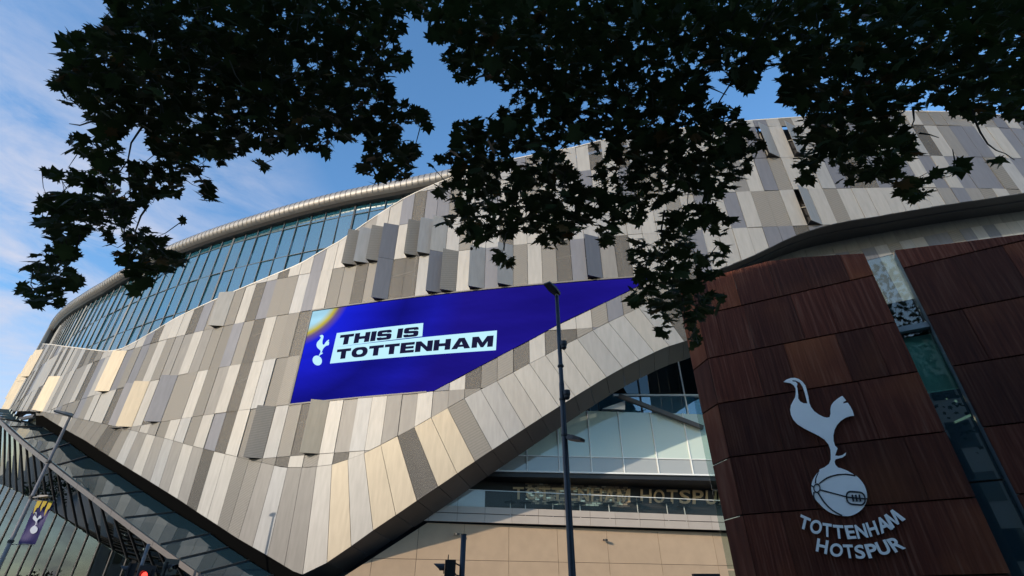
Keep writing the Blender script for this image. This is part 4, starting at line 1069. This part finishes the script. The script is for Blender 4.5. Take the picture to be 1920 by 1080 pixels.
# ------------------------------------------------------------------ the emblem and lettering
em = empty('club_emblem', cb.px(1580, 860, .1), 'silver metal cockerel standing on a football with arched TOTTENHAM HOTSPUR lettering', 'emblem')
EO = .13
z1 = lambda x, y: (1460+x/5.68, 700+y/5.68)
z2 = lambda x, y: (1490+x/5.4, 860+y/5.4)
def cbf(o0, o1): return lambda a, b, k: cb.pt(*cb.hit(a, b, EO), o0+(o1-o0)*k)
body = [(52,90),(85,65),(130,50),(175,48),(215,60),(255,90),(285,130),(300,180),(315,240),(328,320),(345,360),(380,405),(430,440),(480,465),(515,472),(543,466),(552,430),(550,385),(560,340),(585,305),(620,275),(660,248),(680,240),(718,288),(692,302),(682,320),(735,312),(765,355),(790,405),(803,450),(760,455),(710,472),(660,505),(620,550),(595,600),(583,660),(585,720),(600,770),(628,797),(612,840),(600,875),(640,880),(680,870),(718,842),(712,870),(680,895),(640,905),(605,915),(595,940),(605,975),(630,1000)]
body2 = [(535,965),(553,920),(555,870),(550,810),(530,755),(490,705),(430,665),(350,625),(270,585),(200,540),(155,490),(130,440),(122,390),(130,340),(155,290),(175,255),(182,210),(180,160),(160,125),(125,102),(90,97)]
neck_r = [(430,88),(470,97),(530,120),(600,160)]; arch = [(600,160),(520,150),(430,155),(330,182),(262,232),(243,250)]
neck_l = [(218,246),(220,200),(248,132),(252,108),(300,88)]
outline = [z1(*p) for p in body]+[z2(*p) for p in neck_r+arch[1:]+neck_l]+[z1(*p) for p in body2]
hole = [z1(*p) for p in [(140,72),(180,75),(225,95),(255,140),(275,200),(290,260),(305,320),(265,318),(230,300),(207,265),(207,220),(200,160),(192,138),(200,110),(180,88),(150,86)]]
link('cockerel', poly_mesh('cockerel', [outline, hole], cbf(.10, EO), 1), M_emb, em)
ballo = [(246,132),(195,190),(172,250),(168,300),(178,355),(205,405),(250,455),(310,512),(380,553),(450,573),(510,579),(560,577),(630,550),(690,500),(725,440),(735,380),(722,310),(695,250),(655,200),(610,165),(520,150),(430,152),(330,180),(270,200)]
link('football', poly_mesh('football', [smooth_loop([z2(*p) for p in ballo], 3)], cbf(.085, EO-.025), 1), M_emb, em)
def seam(pts, w, o=EO-.012):
    P = [np.array(p, float) for p in pts]; Lh, Rh = [], []
    for i, p in enumerate(P):
        d = P[min(i+1, len(P)-1)]-P[max(i-1, 0)]; d /= np.linalg.norm(d); nn_ = np.array([-d[1], d[0]])*w/2
        Lh.append(tuple(p+nn_)); Rh.append(tuple(p-nn_))
    return poly_mesh('seam', [[z2(*p) for p in Lh+Rh[::-1]]], cbf(o-.02, o), 1)
def sm_open(pts, n=5):
    out = []
    for i in range(len(pts)-1):
        p0, p1, p2, p3 = (np.array(pts[min(max(i+j-1, 0), len(pts)-1)], float) for j in range(4))
        for t in np.arange(n)/n: out.append(tuple(0.5*((2*p1)+(p2-p0)*t+(2*p0-5*p1+4*p2-p3)*t*t+(3*p1-p0-3*p2+p3)*t**3)))
    return out+[pts[-1]]
SEAMS = [([(246,250),(330,195),(420,164),(520,156),(615,172)], 14), ([(242,140),(218,190),(210,248)], 14), ([(166,270),(195,288)], 12), ([(260,315),(330,333),(400,352),(520,384)], 12),
         ([(235,342),(300,440),(380,520),(480,576)], 13), ([(196,335),(192,380),(205,415)], 12)]
for j, (pts, w) in enumerate(SEAMS): link('seam', seam(sm_open(pts), w, EO-.014+.001*j), M_embline, em)
ring = [(225+36*math.cos(t), 298+47*math.sin(t)) for t in np.arange(24)/24*2*math.pi]
ringi = [(225+26*math.cos(t), 298+36*math.sin(t)) for t in np.arange(24)/24*2*math.pi]
link('seam', poly_mesh('seam', [[z2(*p) for p in ring], [z2(*p) for p in ringi]], cbf(EO-.03, EO-.006), 1), M_embline, em)
def rr(hw, hh, r):
    o = []
    for cx, cy, a0 in ((hw-r,-hh+r,-90),(hw-r,hh-r,0),(-hw+r,hh-r,90),(-hw+r,-hh+r,180)):
        for k in range(6):
            a = R(a0+k*18); o.append((619+cx+r*math.cos(a)+(cy+r*math.sin(a))*.06, 399+cy+r*math.sin(a)+(cx+r*math.cos(a))*.09))
    return o
link('lace_panel', poly_mesh('lace_panel', [[z2(*p) for p in rr(101,72,60)], [z2(*p) for p in rr(86,57,46)]], cbf(EO-.03, EO-.005), 1), M_embline, em)
link('seam', seam([(522,386),(620,398),(738,406)], 12, EO-.003), M_embline, em)
for j, x in enumerate((588, 624, 660)): link('lace', seam([(x-6,364),(x,398),(x+8,432)], 17, EO-.001+.001*j), M_embline, em)
LET = [('T',[(34,690),(137,736),(165,608),(62,562)]),('O',[(148,748),(266,772),(284,632),(165,610)]),('T',[(284,783),(377,797),(375,662),(282,648)]),('T',[(400,805),(505,812),(490,675),(385,668)]),
       ('E',[(535,814),(628,808),(590,672),(500,676)]),('N',[(640,812),(750,796),(705,655),(602,672)]),('H',[(765,792),(862,765),(808,625),(715,650)]),('A',[(880,760),(998,712),(915,572),(800,612)]),('M',[(982,716),(1125,612),(990,512),(905,572)]),
       ('H',[(212,935),(325,968),(345,830),(230,805)]),('O',[(352,985),(484,1000),(492,868),(362,848)]),('T',[(510,1008),(612,1005),(585,870),(485,868)]),('S',[(622,1016),(724,1010),(692,865),(598,880)]),('P',[(752,1010),(858,992),(812,855),(702,868)]),('U',[(868,985),(988,955),(918,815),(808,850)]),('R',[(1020,952),(1128,905),(1040,782),(925,818)])]
for c, q in LET:
    m = fit(glyph_mesh(c, .028, 0, .5, 5), [z2(*p) for p in q], lambda a, b, k: cb.pt(*cb.hit(a, b, EO), .075+(EO-.075)*k))
    link('letter', m, M_emb, em)

# ------------------------------------------------------------------ street furniture
def at(px, py, dist_n):
    """point of the line of sight that lies dist_n metres across the street"""
    d = ray(px, py); t = dist_n/(d.x*N.x+d.y*N.y); p = d*t; return Vector((p.x, p.y, p.z+CAMZ))
# tall dark lamp post, centre right
tp = at(1044, 556, 11.4)
lp1 = empty('lamp_post', (tp.x, tp.y, 0), 'tall dark lamp post with cameras and floodlight, in front of the blue screen', 'lamp post', 'street lamp posts')
b = Vector((tp.x, tp.y, 0)); H = tp.z
MB().tube([b, b+Vector((0,0,1.6)), b+Vector((0,0,1.65)), b+Vector((0,0,H-2.6)), b+Vector((0,0,H-2.55)), b+Vector((0,0,H))], [.11,.11,.082,.066,.056,.052], 14).build('column', M_pole, lp1, smooth=True)
MB().tube([b+Vector((0,0,H-.12)), b+Vector((0,0,H+.12))], .05, 10).build('spigot', M_galv, lp1)
hd = MB()
hp = b+Vector((0,0,H+.12)); hdir = Vector((-.55,-.75,.12)).normalized(); hs = hdir.cross(Vector((0,0,1))).normalized(); hu = hs.cross(hdir)
def hexrow(c, w, h): return [c-hs*w-hu*h, c+hs*w-hu*h, c+hs*w+hu*h, c-hs*w+hu*h]
q0, q1, q2 = hexrow(hp-hdir*.08,.08,.05), hexrow(hp+hdir*.22,.12,.045), hexrow(hp+hdir*.52,.105,.02)
hd.hexa(q0+q1); hd.hexa(q1+q2); hd.build('lamp_head', M_black, lp1)
for zc in (tp.z-2.15, tp.z-3.05, tp.z-3.95): MB().lathe((b.x,b.y,zc), [(.075,0),(.082,.01),(.082,.05),(.075,.06)], seg=14).build('band', M_black, lp1)
for px, py in ((1057,648),(1063,741)):
    p = at(px, py, 11.38)
    c = MB(); c.lathe(p, [(.02,.13),(.085,.12),(.09,.02),(.075,-.02),(.07,-.07),(.04,-.11),(.01,-.12)], seg=14); c.bar(Vector((b.x,b.y,p.z+.08)), p+Vector((0,0,.08)), .05); c.build('security_camera', M_black, lp1)
p = at(1078, 822, 11.3)
c = MB(); fd = Vector((.75,-.5,-.3)).normalized(); fsd = fd.cross(Vector((0,0,1))).normalized(); fu = fsd.cross(fd)
def hx(c0, w, h): return [c0-fsd*w-fu*h, c0+fsd*w-fu*h, c0+fsd*w+fu*h, c0-fsd*w+fu*h]
c.hexa(hx(p-fd*.17,.09,.06)+hx(p+fd*.0,.13,.055)); c.hexa(hx(p+fd*.0,.13,.055)+hx(p+fd*.2,.13,.03)); c.bar(Vector((b.x,b.y,p.z+.08)), p-fd*.12, .05); c.build('floodlight', M_black, lp1)
# left lamp post with banner arm
tq = at(133, 778, 12.0)
lp2 = empty('lamp_post', (tq.x, tq.y, 0), 'grey lamp post carrying a club banner in front of the glass lobby', 'lamp post', 'street lamp posts')
b2 = Vector((tq.x, tq.y, 0)); H2 = tq.z
MB().tube([b2, b2+Vector((0,0,1.8)), b2+Vector((0,0,1.85)), b2+Vector((0,0,H2))], [.13,.13,.105,.065], 12).build('column', M_galv, lp2, smooth=True)
hp = b2+Vector((0,0,H2)); hdir = Vector((-.75,-.5,.1)).normalized(); hs = hdir.cross(Vector((0,0,1))).normalized(); hu = hs.cross(hdir)
q0, q1, q2 = hexrow(hp+hdir*-.1,.1,.07), hexrow(hp+hdir*.25,.16,.06), hexrow(hp+hdir*.75,.14,.03)
hd = MB(); hd.hexa(q0+q1); hd.hexa(q1+q2); hd.build('lamp_head', M_galv, lp2)
# second low lamp head on a side arm
pz = at(64, 932, 12.0).z
sd = Vector((math.cos(R(-18)), math.sin(R(-18)), 0))
ar = MB(); ar.bar(b2+Vector((0,0,pz)), b2+Vector((0,0,pz))+sd*.5, .06); ar.build('side_arm', M_galv, lp2)
hp = b2+Vector((0,0,pz))+sd*.5; hdir = sd; hs = hdir.cross(Vector((0,0,1))).normalized(); hu = hs.cross(hdir)
q0, q1, q2 = hexrow(hp,.1,.05), hexrow(hp+hdir*.25,.16,.05), hexrow(hp+hdir*.75,.1,.02)
hd = MB(); hd.hexa(q0+q1); hd.hexa(q1+q2); hd.build('side_lamp_head', M_galv, lp2)
for py in (868, 935, 1018): 
    zc = at(np.interp(py, [778,1080], [133,-10]), py, 12.0).z
    MB().lathe((b2.x,b2.y,zc), [(.1,0),(.125,.01),(.125,.12),(.1,.13)], seg=12).build('band', M_black, lp2)
# the banner
bpn = Plane(0, 0, p0=(b2.x, b2.y), az=90-14)
bo = empty('banner', (b2.x, b2.y, pz-1), 'purple and yellow banner with a white cockerel hanging from the grey lamp post', 'banner')
ub = .22; uw = 1.05; zt = bpn.hit(85, 938)[1]; zbm = bpn.hit(50, 1022)[1]
BA = [bpn.hit(*p) for p in ((72,937),(101,943),(66,1023),(34,1017))]
zt, zbm = (BA[0][1]+BA[1][1])/2, (BA[2][1]+BA[3][1])/2; ub, uw = BA[0][0], BA[1][0]-BA[0][0]
bm_ = MB(); n = 8; m_ = 14; vsb = []
for j in range(m_+1):
    for i in range(n+1): vsb.append(bpn.pt(ub+uw*i/n, zt+(zbm-zt)*j/m_, .02+.03*math.sin(i/n*5+j*.4)))
bm_.add(vsb, [(j*(n+1)+i, j*(n+1)+i+1, (j+1)*(n+1)+i+1, (j+1)*(n+1)+i) for j in range(m_) for i in range(n)])
bm_.build('cloth', mat('purple_cloth', (.022,.014,.10), .7, 0, .1, 3), bo, fix=False)
M_yel = mat('yellow_print', (.50,.36,.03), .7); M_wht = mat('white_print', (.55,.57,.62), .7)
for k, (a, b_, l) in enumerate(((.02,.30,.32),(.36,.62,.26),(.70,.97,.36))):
    f = [(a,0),(b_,0),(b_-.04,l*.5),((a+b_)/2+.02,l*.55),(a+.12,l),(a+.02,l*.6)]
    MB().prism([bpn.pt(ub+uw*u, zt+(zbm-zt)*v, .065) for u, v in f], [bpn.pt(ub+uw*u, zt+(zbm-zt)*v, .062) for u, v in f]).build('yellow_flash', M_yel, bo)
mini = [z1(*p) for p in body]+[z2(*p) for p in neck_r+arch[1:]+neck_l]+[z1(*p) for p in body2]
mx0, mx1, my0, my1 = 1469, 1627, 708, 968
def onb(a, b_, k): return bpn.pt(ub+uw*(.16+.66*(a-mx0)/(mx1-mx0)), zt+(zbm-zt)*(.27+.50*(b_-my0)/(my1-my0)), .072)
link('cockerel', poly_mesh('cockerel', [mini, hole], onb), M_wht, bo)
link('football', poly_mesh('football', [[z2(*p) for p in ballo]], lambda a, b_, k: onb(a, b_, k)+bpn.n*.003), M_wht, bo)
ba = MB(); ba.bar(b2+Vector((0,0,zt+.03)), bpn.pt(ub+uw, zt+.03, 0), .03); ba.bar(b2+Vector((0,0,zbm-.03)), bpn.pt(ub+uw, zbm-.03, 0), .03); ba.build('banner_arm', M_galv, bo)
# signals
def signal_head(e, p, facing, lit=None):
    f = Vector(facing).normalized(); s = f.cross(Vector((0,0,1))).normalized(); u = Vector((0,0,1))
    def rw(c, w, h): return [c-s*w-u*h, c+s*w-u*h, c+s*w+u*h, c-s*w+u*h]
    bx_ = MB(); bx_.hexa(rw(p-f*.2,.16,.52)+rw(p+f*.06,.16,.52)); h = bx_.build('signal_body', M_black, e)
    MB().hexa(rw(p-f*.02,.26,.62)+rw(p,.26,.62)).build('backing_board', M_black, e)
    for k in range(3):
        c = p+u*(.32-.32*k)+f*.065
        MB().lathe(c, [(.105,0),(.1,.02),(.02,.03)], axis=f, seg=14).build('lens', lit if (lit and k == 0) else mat('unlit_lens', (.02,.02,.02), .2), h)
        v = MB(); top = []; seg = 10
        for kk in range(seg+1):
            a = math.pi*(kk/seg)*1.1-.05*math.pi; d = s*math.cos(a)+u*math.sin(a)
            top += [c+d*.125, c+d*.125+f*(.12+.16*max(0, math.sin(a)))]
        v.add(top, [(2*i, 2*i+2, 2*i+3, 2*i+1) for i in range(seg)]); v.build('visor', M_black, h, fix=False)
pt_ = at(869.5, 1003, 12.0)
t1 = empty('traffic_light', (pt_.x, pt_.y, 0), 'dark traffic signal turned sideways on a thick pole against the beige wall', 'traffic light')
bb = Vector((pt_.x, pt_.y, 0)); MB().tube([bb, bb+Vector((0,0,pt_.z))], .068, 14).build('pole', M_pole, t1, smooth=True)
MB().tube([bb+Vector((0,0,pt_.z)), bb+Vector((0,0,pt_.z+.02))], .071, 14).build('cap', M_black, t1)
hz = at(846, 1062, 12.0).z
hc = bb+Vector((-.36,-.08,hz-.40)); signal_head(t1, hc, (-.99,-.12,0))
br = MB()
br.tube([bb+Vector((-.05,0,hz)), bb+Vector((-.16,-.02,hz+.05)), hc+Vector((.08,0,.5))], .018, 6); br.tube([bb+Vector((-.05,0,hz-.22)), bb+Vector((-.14,-.02,hz-.2)), hc+Vector((.1,0,.34))], .018, 6); br.build('bracket', M_black, t1)
pb = at(279, 1020, 11.6)
t2 = empty('traffic_light', (pb.x, pb.y, 0), 'traffic signal showing red beside a slim grey pole below the glass lobby', 'traffic light')
bb = Vector((pb.x, pb.y, 0)); MB().tube([bb, bb+Vector((0,0,pb.z))], .057, 12).build('pole', M_galv, t2, smooth=True)
hz = at(279, 1078, 11.6).z
signal_head(t2, bb+Vector((.38,-.2,hz-.33)), (.25,-.97,0), M_red); signal_head(t2, bb+Vector((-.36,.05,hz-.15)), (-.95,-.3,0)); signal_head(t2, bb+Vector((.95,.15,hz-.1)), (.9,-.45,0))
br = MB(); br.bar(bb+Vector((-.3,.05,hz+.12)), bb+Vector((.95,.1,hz+.12)), .05); br.bar(bb+Vector((0,0,hz-.5)), bb+Vector((.38,-.15,hz-.5)), .05); br.build('bracket', M_black, t2)
pd = at(1325, 1076, 11.9)
t3 = empty('street_sign', (pd.x, pd.y, 0), 'dark flat topped sign post at the foot of the brown steel building', 'sign')
b = Vector((pd.x, pd.y, 0)); MB().tube([b, b+Vector((0,0,pd.z-.1))], .04, 10).build('pole', M_pole, t3)
MB().box((b.x-.28,b.y-.05,pd.z-.45),(b.x+.24,b.y+.05,pd.z)).build('plate', M_black, t3)

# ------------------------------------------------------------------ PLANE TREES overhead
POLYS_L = [
 [(190,-40),(200,12),(190,32),(192,46),(160,52),(136,52),(120,68),(108,76),(118,88),(104,108),(112,128),(100,150),(90,164),(100,180),(112,188),(112,205),(150,212),(170,232),(190,248),(235,250),(262,238),(275,250),(276,272),(285,292),(260,300),(235,300),(215,330),(225,345),(215,362),(225,392),(215,420),(250,425),(262,400),(290,378),(320,372),(345,392),(352,372),(345,345),(360,330),(395,335),(405,318),(440,312),(452,290),(478,285),(500,300),(535,290),(560,288),(590,292),(622,298),(625,272),(640,262),(655,262),(700,250),(740,236),(745,205),(735,150),(770,115),(770,92),(742,84),(750,66),(778,50),(720,8),(715,-40)],
 [(118,258),(135,248),(165,252),(200,243),(235,250),(232,290),(208,318),(190,316),(168,300),(126,294)],
 [(58,322),(76,313),(112,315),(142,312),(170,328),(170,350),(142,353),(120,342),(98,340),(74,330)],
 [(78,358),(100,352),(150,357),(200,365),(222,395),(208,428),(192,452),(182,436),(152,456),(128,446),(78,436),(60,428),(66,392),(68,374)],
 [(46,474),(82,462),(130,466),(152,490),(142,512),(165,522),(150,545),(122,552),(128,584),(110,580),(84,584),(62,578),(44,560),(28,552),(34,532),(62,528),(34,504),(55,482)],
 [(208,474),(232,458),(240,432),(262,418),(292,430),(312,442),(322,462),(345,472),(350,490),(364,508),(344,503),(328,515),(282,535),(258,555),(244,545),(238,525),(228,500)],
 [(375,325),(405,340),(408,382),(385,388),(372,372),(360,345)],[(335,405),(352,408),(350,428),(338,425)],[(470,300),(505,298),(512,325),(498,328),(480,318)],
 [(640,255),(655,285),(666,285),(660,260)],[(672,322),(690,345),(702,358),(725,340),(760,345),(790,330),(782,310),(800,282),(780,262),(752,252),(755,238),(785,242),(812,248),(806,225),(818,197),(796,200),(760,190),(742,160),(700,170),(690,250),(680,290)],
]
POLYS_L += [[(172,300),(240,300),(244,335),(226,400),(212,470),(200,478),(192,440),(150,430),(158,350)],[(92,428),(142,440),(152,482),(90,488)],[(225,395),(262,405),(258,440),(232,460),(222,430)]]
HOLES_L = [[(240,250),(270,246),(274,272),(282,300),(262,312),(242,300),(232,285)],[(755,236),(790,236),(798,256),(772,256)],[(262,60),(275,62),(270,72)],[(225,308),(240,312),(245,365),(232,372),(222,350)],[(352,415),(372,410),(350,345),(345,380)],[(405,385),(440,330),(600,310),(640,320),(520,400)]]
POLYS_R = [
 [(690,-40),(805,-40),(802,24),(780,40),(742,36),(712,24)],
 [(715,-40),(720,2),(740,12),(795,30),(805,60),(798,76),(835,92),(812,108),(832,124),(850,138),(842,154),(870,158),(890,164),(908,150),(925,162),(942,172),(946,190),(935,206),(902,215),(866,224),(842,222),(844,262),(832,285),(800,296),(790,322),(815,318),(840,312),(850,330),(808,356),(832,380),(852,388),(806,425),(822,438),(850,438),(872,450),(900,468),(918,450),(925,490),(945,508),(960,508),(972,488),(955,468),(952,446),(1000,440),(1030,478),(1050,474),(1062,458),(1100,432),(1118,410),(1116,440),(1125,474),(1150,452),(1160,425),(1180,432),(1205,420),(1225,400),(1260,380),(1300,370),(1340,384),(1380,358),(1402,340),(1420,300),(1438,265),(1412,235),(1392,222),(1385,192),(1330,188),(1330,160),(1400,178),(1425,160),(1432,128),(1468,134),(1456,165),(1462,200),(1492,212),(1488,250),(1500,282),(1484,300),(1492,338),(1512,358),(1526,346),(1530,322),(1545,300),(1565,320),(1560,345),(1582,354),(1612,338),(1640,348),(1660,345),(1682,374),(1712,386),(1748,368),(1742,345),(1798,328),(1832,318),(1812,302),(1808,285),(1778,262),(1740,258),(1720,235),(1722,208),(1760,204),(1800,225),(1835,232),(1852,238),(1862,212),(1890,224),(1960,245),(1990,-40)],
 [(1168,440),(1184,520),(1170,560),(1182,578),(1216,590),(1232,636),(1254,638),(1264,608),(1285,604),(1282,644),(1300,662),(1322,646),(1308,614),(1340,590),(1368,574),(1364,556),(1334,538),(1360,520),(1372,508),(1352,500),(1376,470),(1360,444),(1380,412),(1350,388),(1290,380),(1240,395),(1215,440)],
 [(1848,300),(1872,290),(1912,298),(1900,316),(1880,320),(1860,310)],[(1600,320),(1655,318),(1690,355),(1650,350)],
]
HOLES_R = [[(1065,278),(1085,268),(1110,265),(1118,300),(1108,335),(1122,352),(1095,348),(1075,310)],[(1130,300),(1142,268),(1120,262),(1126,290)],[(958,288),(1000,284),(990,300),(962,302)],[(1355,130),(1330,150),(1350,160)],[(1230,400),(1240,440),(1225,470),(1215,440)],[(1700,215),(1735,212),(1740,255),(1790,275),(1800,300),(1760,318),(1700,330),(1690,310),(1740,290),(1705,250)],[(1430,232),(1482,240),(1486,300),(1440,300)],[(1300,430),(1330,420),(1340,470),(1310,480)]]
def inside(polys, x, y):
    r = np.zeros(x.shape, bool)
    for P in polys:
        c = np.zeros(x.shape, bool); j = len(P)-1
        for i in range(len(P)):
            xi, yi = P[i]; xj, yj = P[j]
            with np.errstate(divide='ignore', invalid='ignore'):
                c ^= ((yi > y) != (yj > y)) & (x < (xj-xi)*(y-yi)/((yj-yi) or 1e-9)+xi)
            j = i
        r |= c
    return r
nr = np.random.default_rng(11)
LEAF = [(0,-.26),(.03,-.24),(.20,-.40),(.23,-.24),(.40,-.20),(.31,-.06),(.55,.12),(.37,.13),(.43,.36),(.23,.23),(.17,.35),(.0,.64),(-.16,.33),(-.24,.23),(-.42,.34),(-.36,.13),(-.55,.10),(-.32,-.05),(-.40,-.22),(-.23,-.24),(-.19,-.39),(-.03,-.24)]
LN = len(LEAF)
def leaf_geo(p, size, R3, seed):
    w = nr.uniform(.85, 1.15); fold = nr.uniform(.03, .22); droop = nr.uniform(0, .25)
    v = [(0, 0, 0.05*fold)] + [(x*w, y, -fold*abs(x)-droop*y*y) for x, y in LEAF]
    return [tuple(np.array(p)+R3 @ (np.array(q)*size)) for q in v]
LF = [(0, 1+i, 1+(i+1) % LN) for i in range(LN)]
def rot_leaf(p):
    # blades hang loosely, mostly level, tips down and outwards
    n = np.array([nr.normal(0,.55), nr.normal(-.35,.5), nr.uniform(.35,1.1)]); n /= np.linalg.norm(n)
    t = np.array([nr.normal(), nr.normal(), -.6]); t -= n*t.dot(n); t /= np.linalg.norm(t)
    x = np.cross(t, n); return np.stack([x, t, n], axis=1)
def canopy(polys, holes, dens, trunk, lab, bounds, over, stems):
    tree = empty('plane_tree', (trunk[0], trunk[1], 0), lab, 'tree', 'plane trees over the street')
    x0, x1, y0, y1 = bounds
    pts = []
    n = int((x1-x0)*(y1-y0)*dens)
    X = nr.uniform(x0, x1, n); Y = nr.uniform(y0, y1, n)
    big = inside(polys, X, Y) & ~inside(holes, X, Y)
    # stay a little inside the outline, so blades end at it
    core = big.copy()
    for dx, dy in ((7,0),(-7,0),(0,8),(0,-6)): core &= inside(polys, X+dx, Y+dy) & ~inside(holes, X+dx*.6, Y+dy*.6)
    deep = big.copy()
    for dx, dy in ((40,0),(-40,0),(0,40),(0,-40),(28,28),(-28,-28)): deep &= inside(polys, X+dx, Y+dy) | (Y+dy < -38)
    for x, y, c, dp_ in zip(X[core], Y[core], core[core], deep[core]):
        if not dp_ and nr.random() < .38: continue
        d = nr.uniform(5.4, 8.2) if not dp_ or nr.random() < .55 else nr.uniform(8.2, 11.5)
        r = ray(x, y); p = r*d; pts.append((p.x, p.y, p.z+CAMZ, d))
    # the crown goes on overhead and to the sides, outside the view
    cx, cy, cz, rx, ry, rz, m = over
    k = 0
    while k < m:
        q = nr.normal(size=3); q /= np.linalg.norm(q); q *= nr.uniform(.3, 1)**.5
        p = (cx+q[0]*rx, cy+q[1]*ry, cz+q[2]*rz); pr = proj(p)
        if pr and -30 < pr[0] < 1950 and -30 < pr[1] < 1110: k += .2; continue
        pts.append((*p, 99)); k += 1
    geo = [leaf_geo(p[:3], nr.uniform(.12, .235), rot_leaf(p), 0) for p in pts]
    # the largest in view are leaves of their own, the rest one mass
    order = sorted(range(len(pts)), key=lambda i: pts[i][3])
    own = set(order[:150])
    mb_v, mb_f, mi = [], [], []
    for i, g in enumerate(geo):
        aut = nr.random() < .035
        if i in own:
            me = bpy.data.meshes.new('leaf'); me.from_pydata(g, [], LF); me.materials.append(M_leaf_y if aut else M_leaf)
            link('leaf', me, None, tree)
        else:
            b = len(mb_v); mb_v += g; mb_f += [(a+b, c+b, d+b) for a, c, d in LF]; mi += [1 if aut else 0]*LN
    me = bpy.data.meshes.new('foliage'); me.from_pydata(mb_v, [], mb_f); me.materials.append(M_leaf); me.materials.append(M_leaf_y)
    me.polygons.foreach_set('material_index', mi)
    tag(link('foliage', me, None, tree), kind='stuff')
    # trunk, limbs and twigs
    T = Vector(trunk)
    MB().tube([T, T+Vector((.05,.05,1.2)), T+Vector((.0,.15,3.2)), T+Vector((.1,.4,5.6)), T+Vector((.15,.7,8.5))], [.34,.27,.24,.2,.14], 12).build('trunk', M_bark, tree, smooth=True)
    vis = [p for p in pts if p[3] < 50]
    tw = MB(); P3 = np.array([p[:3] for p in vis])
    limbs = []
    tries = 0
    while len(limbs) < 36 and tries < 400:
        tries += 1
        e = Vector(vis[int(nr.integers(len(vis)))][:3]); st = T+Vector((.1,.5,nr.uniform(7.2,8.4)))
        mid = st.lerp(e, .45)+Vector((nr.normal(0,.3), nr.normal(0,.3), 1.1))
        m2_ = st.lerp(e, .75)+Vector((nr.normal(0,.25), nr.normal(0,.25), .7))
        q = [st, st.lerp(mid, .5)+Vector((0,0,.25)), mid, m2_, e]
        ok = 0; tot = 0
        for a, b in zip(q, q[1:]):
            for t in np.arange(10)/10:
                pr = proj(a.lerp(b, t))
                if pr and 0 <= pr[0] <= 1920 and 0 <= pr[1] <= 1080:
                    tot += 1; ok += bool((inside(polys, np.array([pr[0]]), np.array([pr[1]])) & ~inside(holes, np.array([pr[0]]), np.array([pr[1]])))[0])
        if tot and ok < tot*.97: continue
        MB().tube(q, [.10,.07,.04,.02,.006], 7).build('limb', M_bark, tree, smooth=True); limbs += [mid, m2_, e, (m2_+e)/2]
    LB = np.array([tuple(l) for l in limbs])
    for i in nr.choice(len(vis), min(800, len(vis)), replace=False):
        p = P3[i]; d = np.linalg.norm(P3-p, axis=1); near = np.where((d > .15) & (d < .42))[0]
        if len(near) == 0: continue
        j = near[int(np.argmax(P3[near][:, 2]+nr.normal(0,.15,len(near))))]
        a, b = Vector(p), Vector(P3[j]); mid = (a+b)/2+Vector((nr.normal(0,.04), nr.normal(0,.04), -.04))
        tw.tube([a, mid, b], [.003, .005, .007], 4, cap=False)
    tag(tw.build('twig', M_bark, tree, fix=False), kind='stuff')
    for st_ in stems:
        q = [ray(px, py)*dd+Vector((0,0,CAMZ)) for (px, py), dd in zip(st_, np.linspace(6.0, 6.6, len(st_)))]
        MB().tube(q, list(np.linspace(.013, .005, len(q))), 6).build('twig', M_bark, tree, smooth=True)
    for k in range(14):
        p = Vector(vis[int(nr.integers(len(vis)))][:3])+Vector((0,0,-.17))
        s = MB(); s.lathe(p, [(.005,.022),(.016,.016),(.022,0),(.016,-.016),(.005,-.022)], seg=8); s.tube([p, p+Vector((.01,0,.15))], .002, 3); s.build('seed_ball', M_bark, tree)
    return tree
canopy(POLYS_L, HOLES_L, .0265, (-3.6,-4.2,0), 'plane tree whose dark leaves spread over the open sky and glazed gallery', (0,830,-40,600), (-4.5,-.5,11.2,5.5,6,4.2,1300), [[(275,225),(258,250),(246,268),(240,300),(225,322),(206,345)],[(241,300),(242,335),(246,380)],[(250,378),(238,400),(233,425),(233,455)],[(278,385),(264,405),(255,430),(250,450)],[(200,335),(178,352),(165,375),(150,395)],[(150,440),(142,470),(130,495),(112,510)],[(120,462),(105,480),(90,500)],[(365,320),(380,340),(392,360)],[(180,225),(150,235),(130,232)]])
canopy(POLYS_R, HOLES_R, .0255, (5.2,-4.6,0), 'plane tree whose dark leaves hang in front of the screen and brown steel building', (700,1995,-40,680), (5.5,-.5,11.2,7,6,4.2,1500), [[(1822,205),(1828,225),(1838,248),(1852,270),(1868,282),(1885,288),(1902,300)],[(1712,205),(1714,225),(1708,240)],[(1725,250),(1742,252),(1760,258)],[(1788,320),(1790,300),(1786,280)],[(1655,118),(1672,130),(1682,140)],[(1246,395),(1240,430),(1245,465),(1238,500)],[(960,420),(948,440),(945,470)],[(1320,160),(1340,168),(1362,178)],[(1280,560),(1284,590),(1282,615)]])
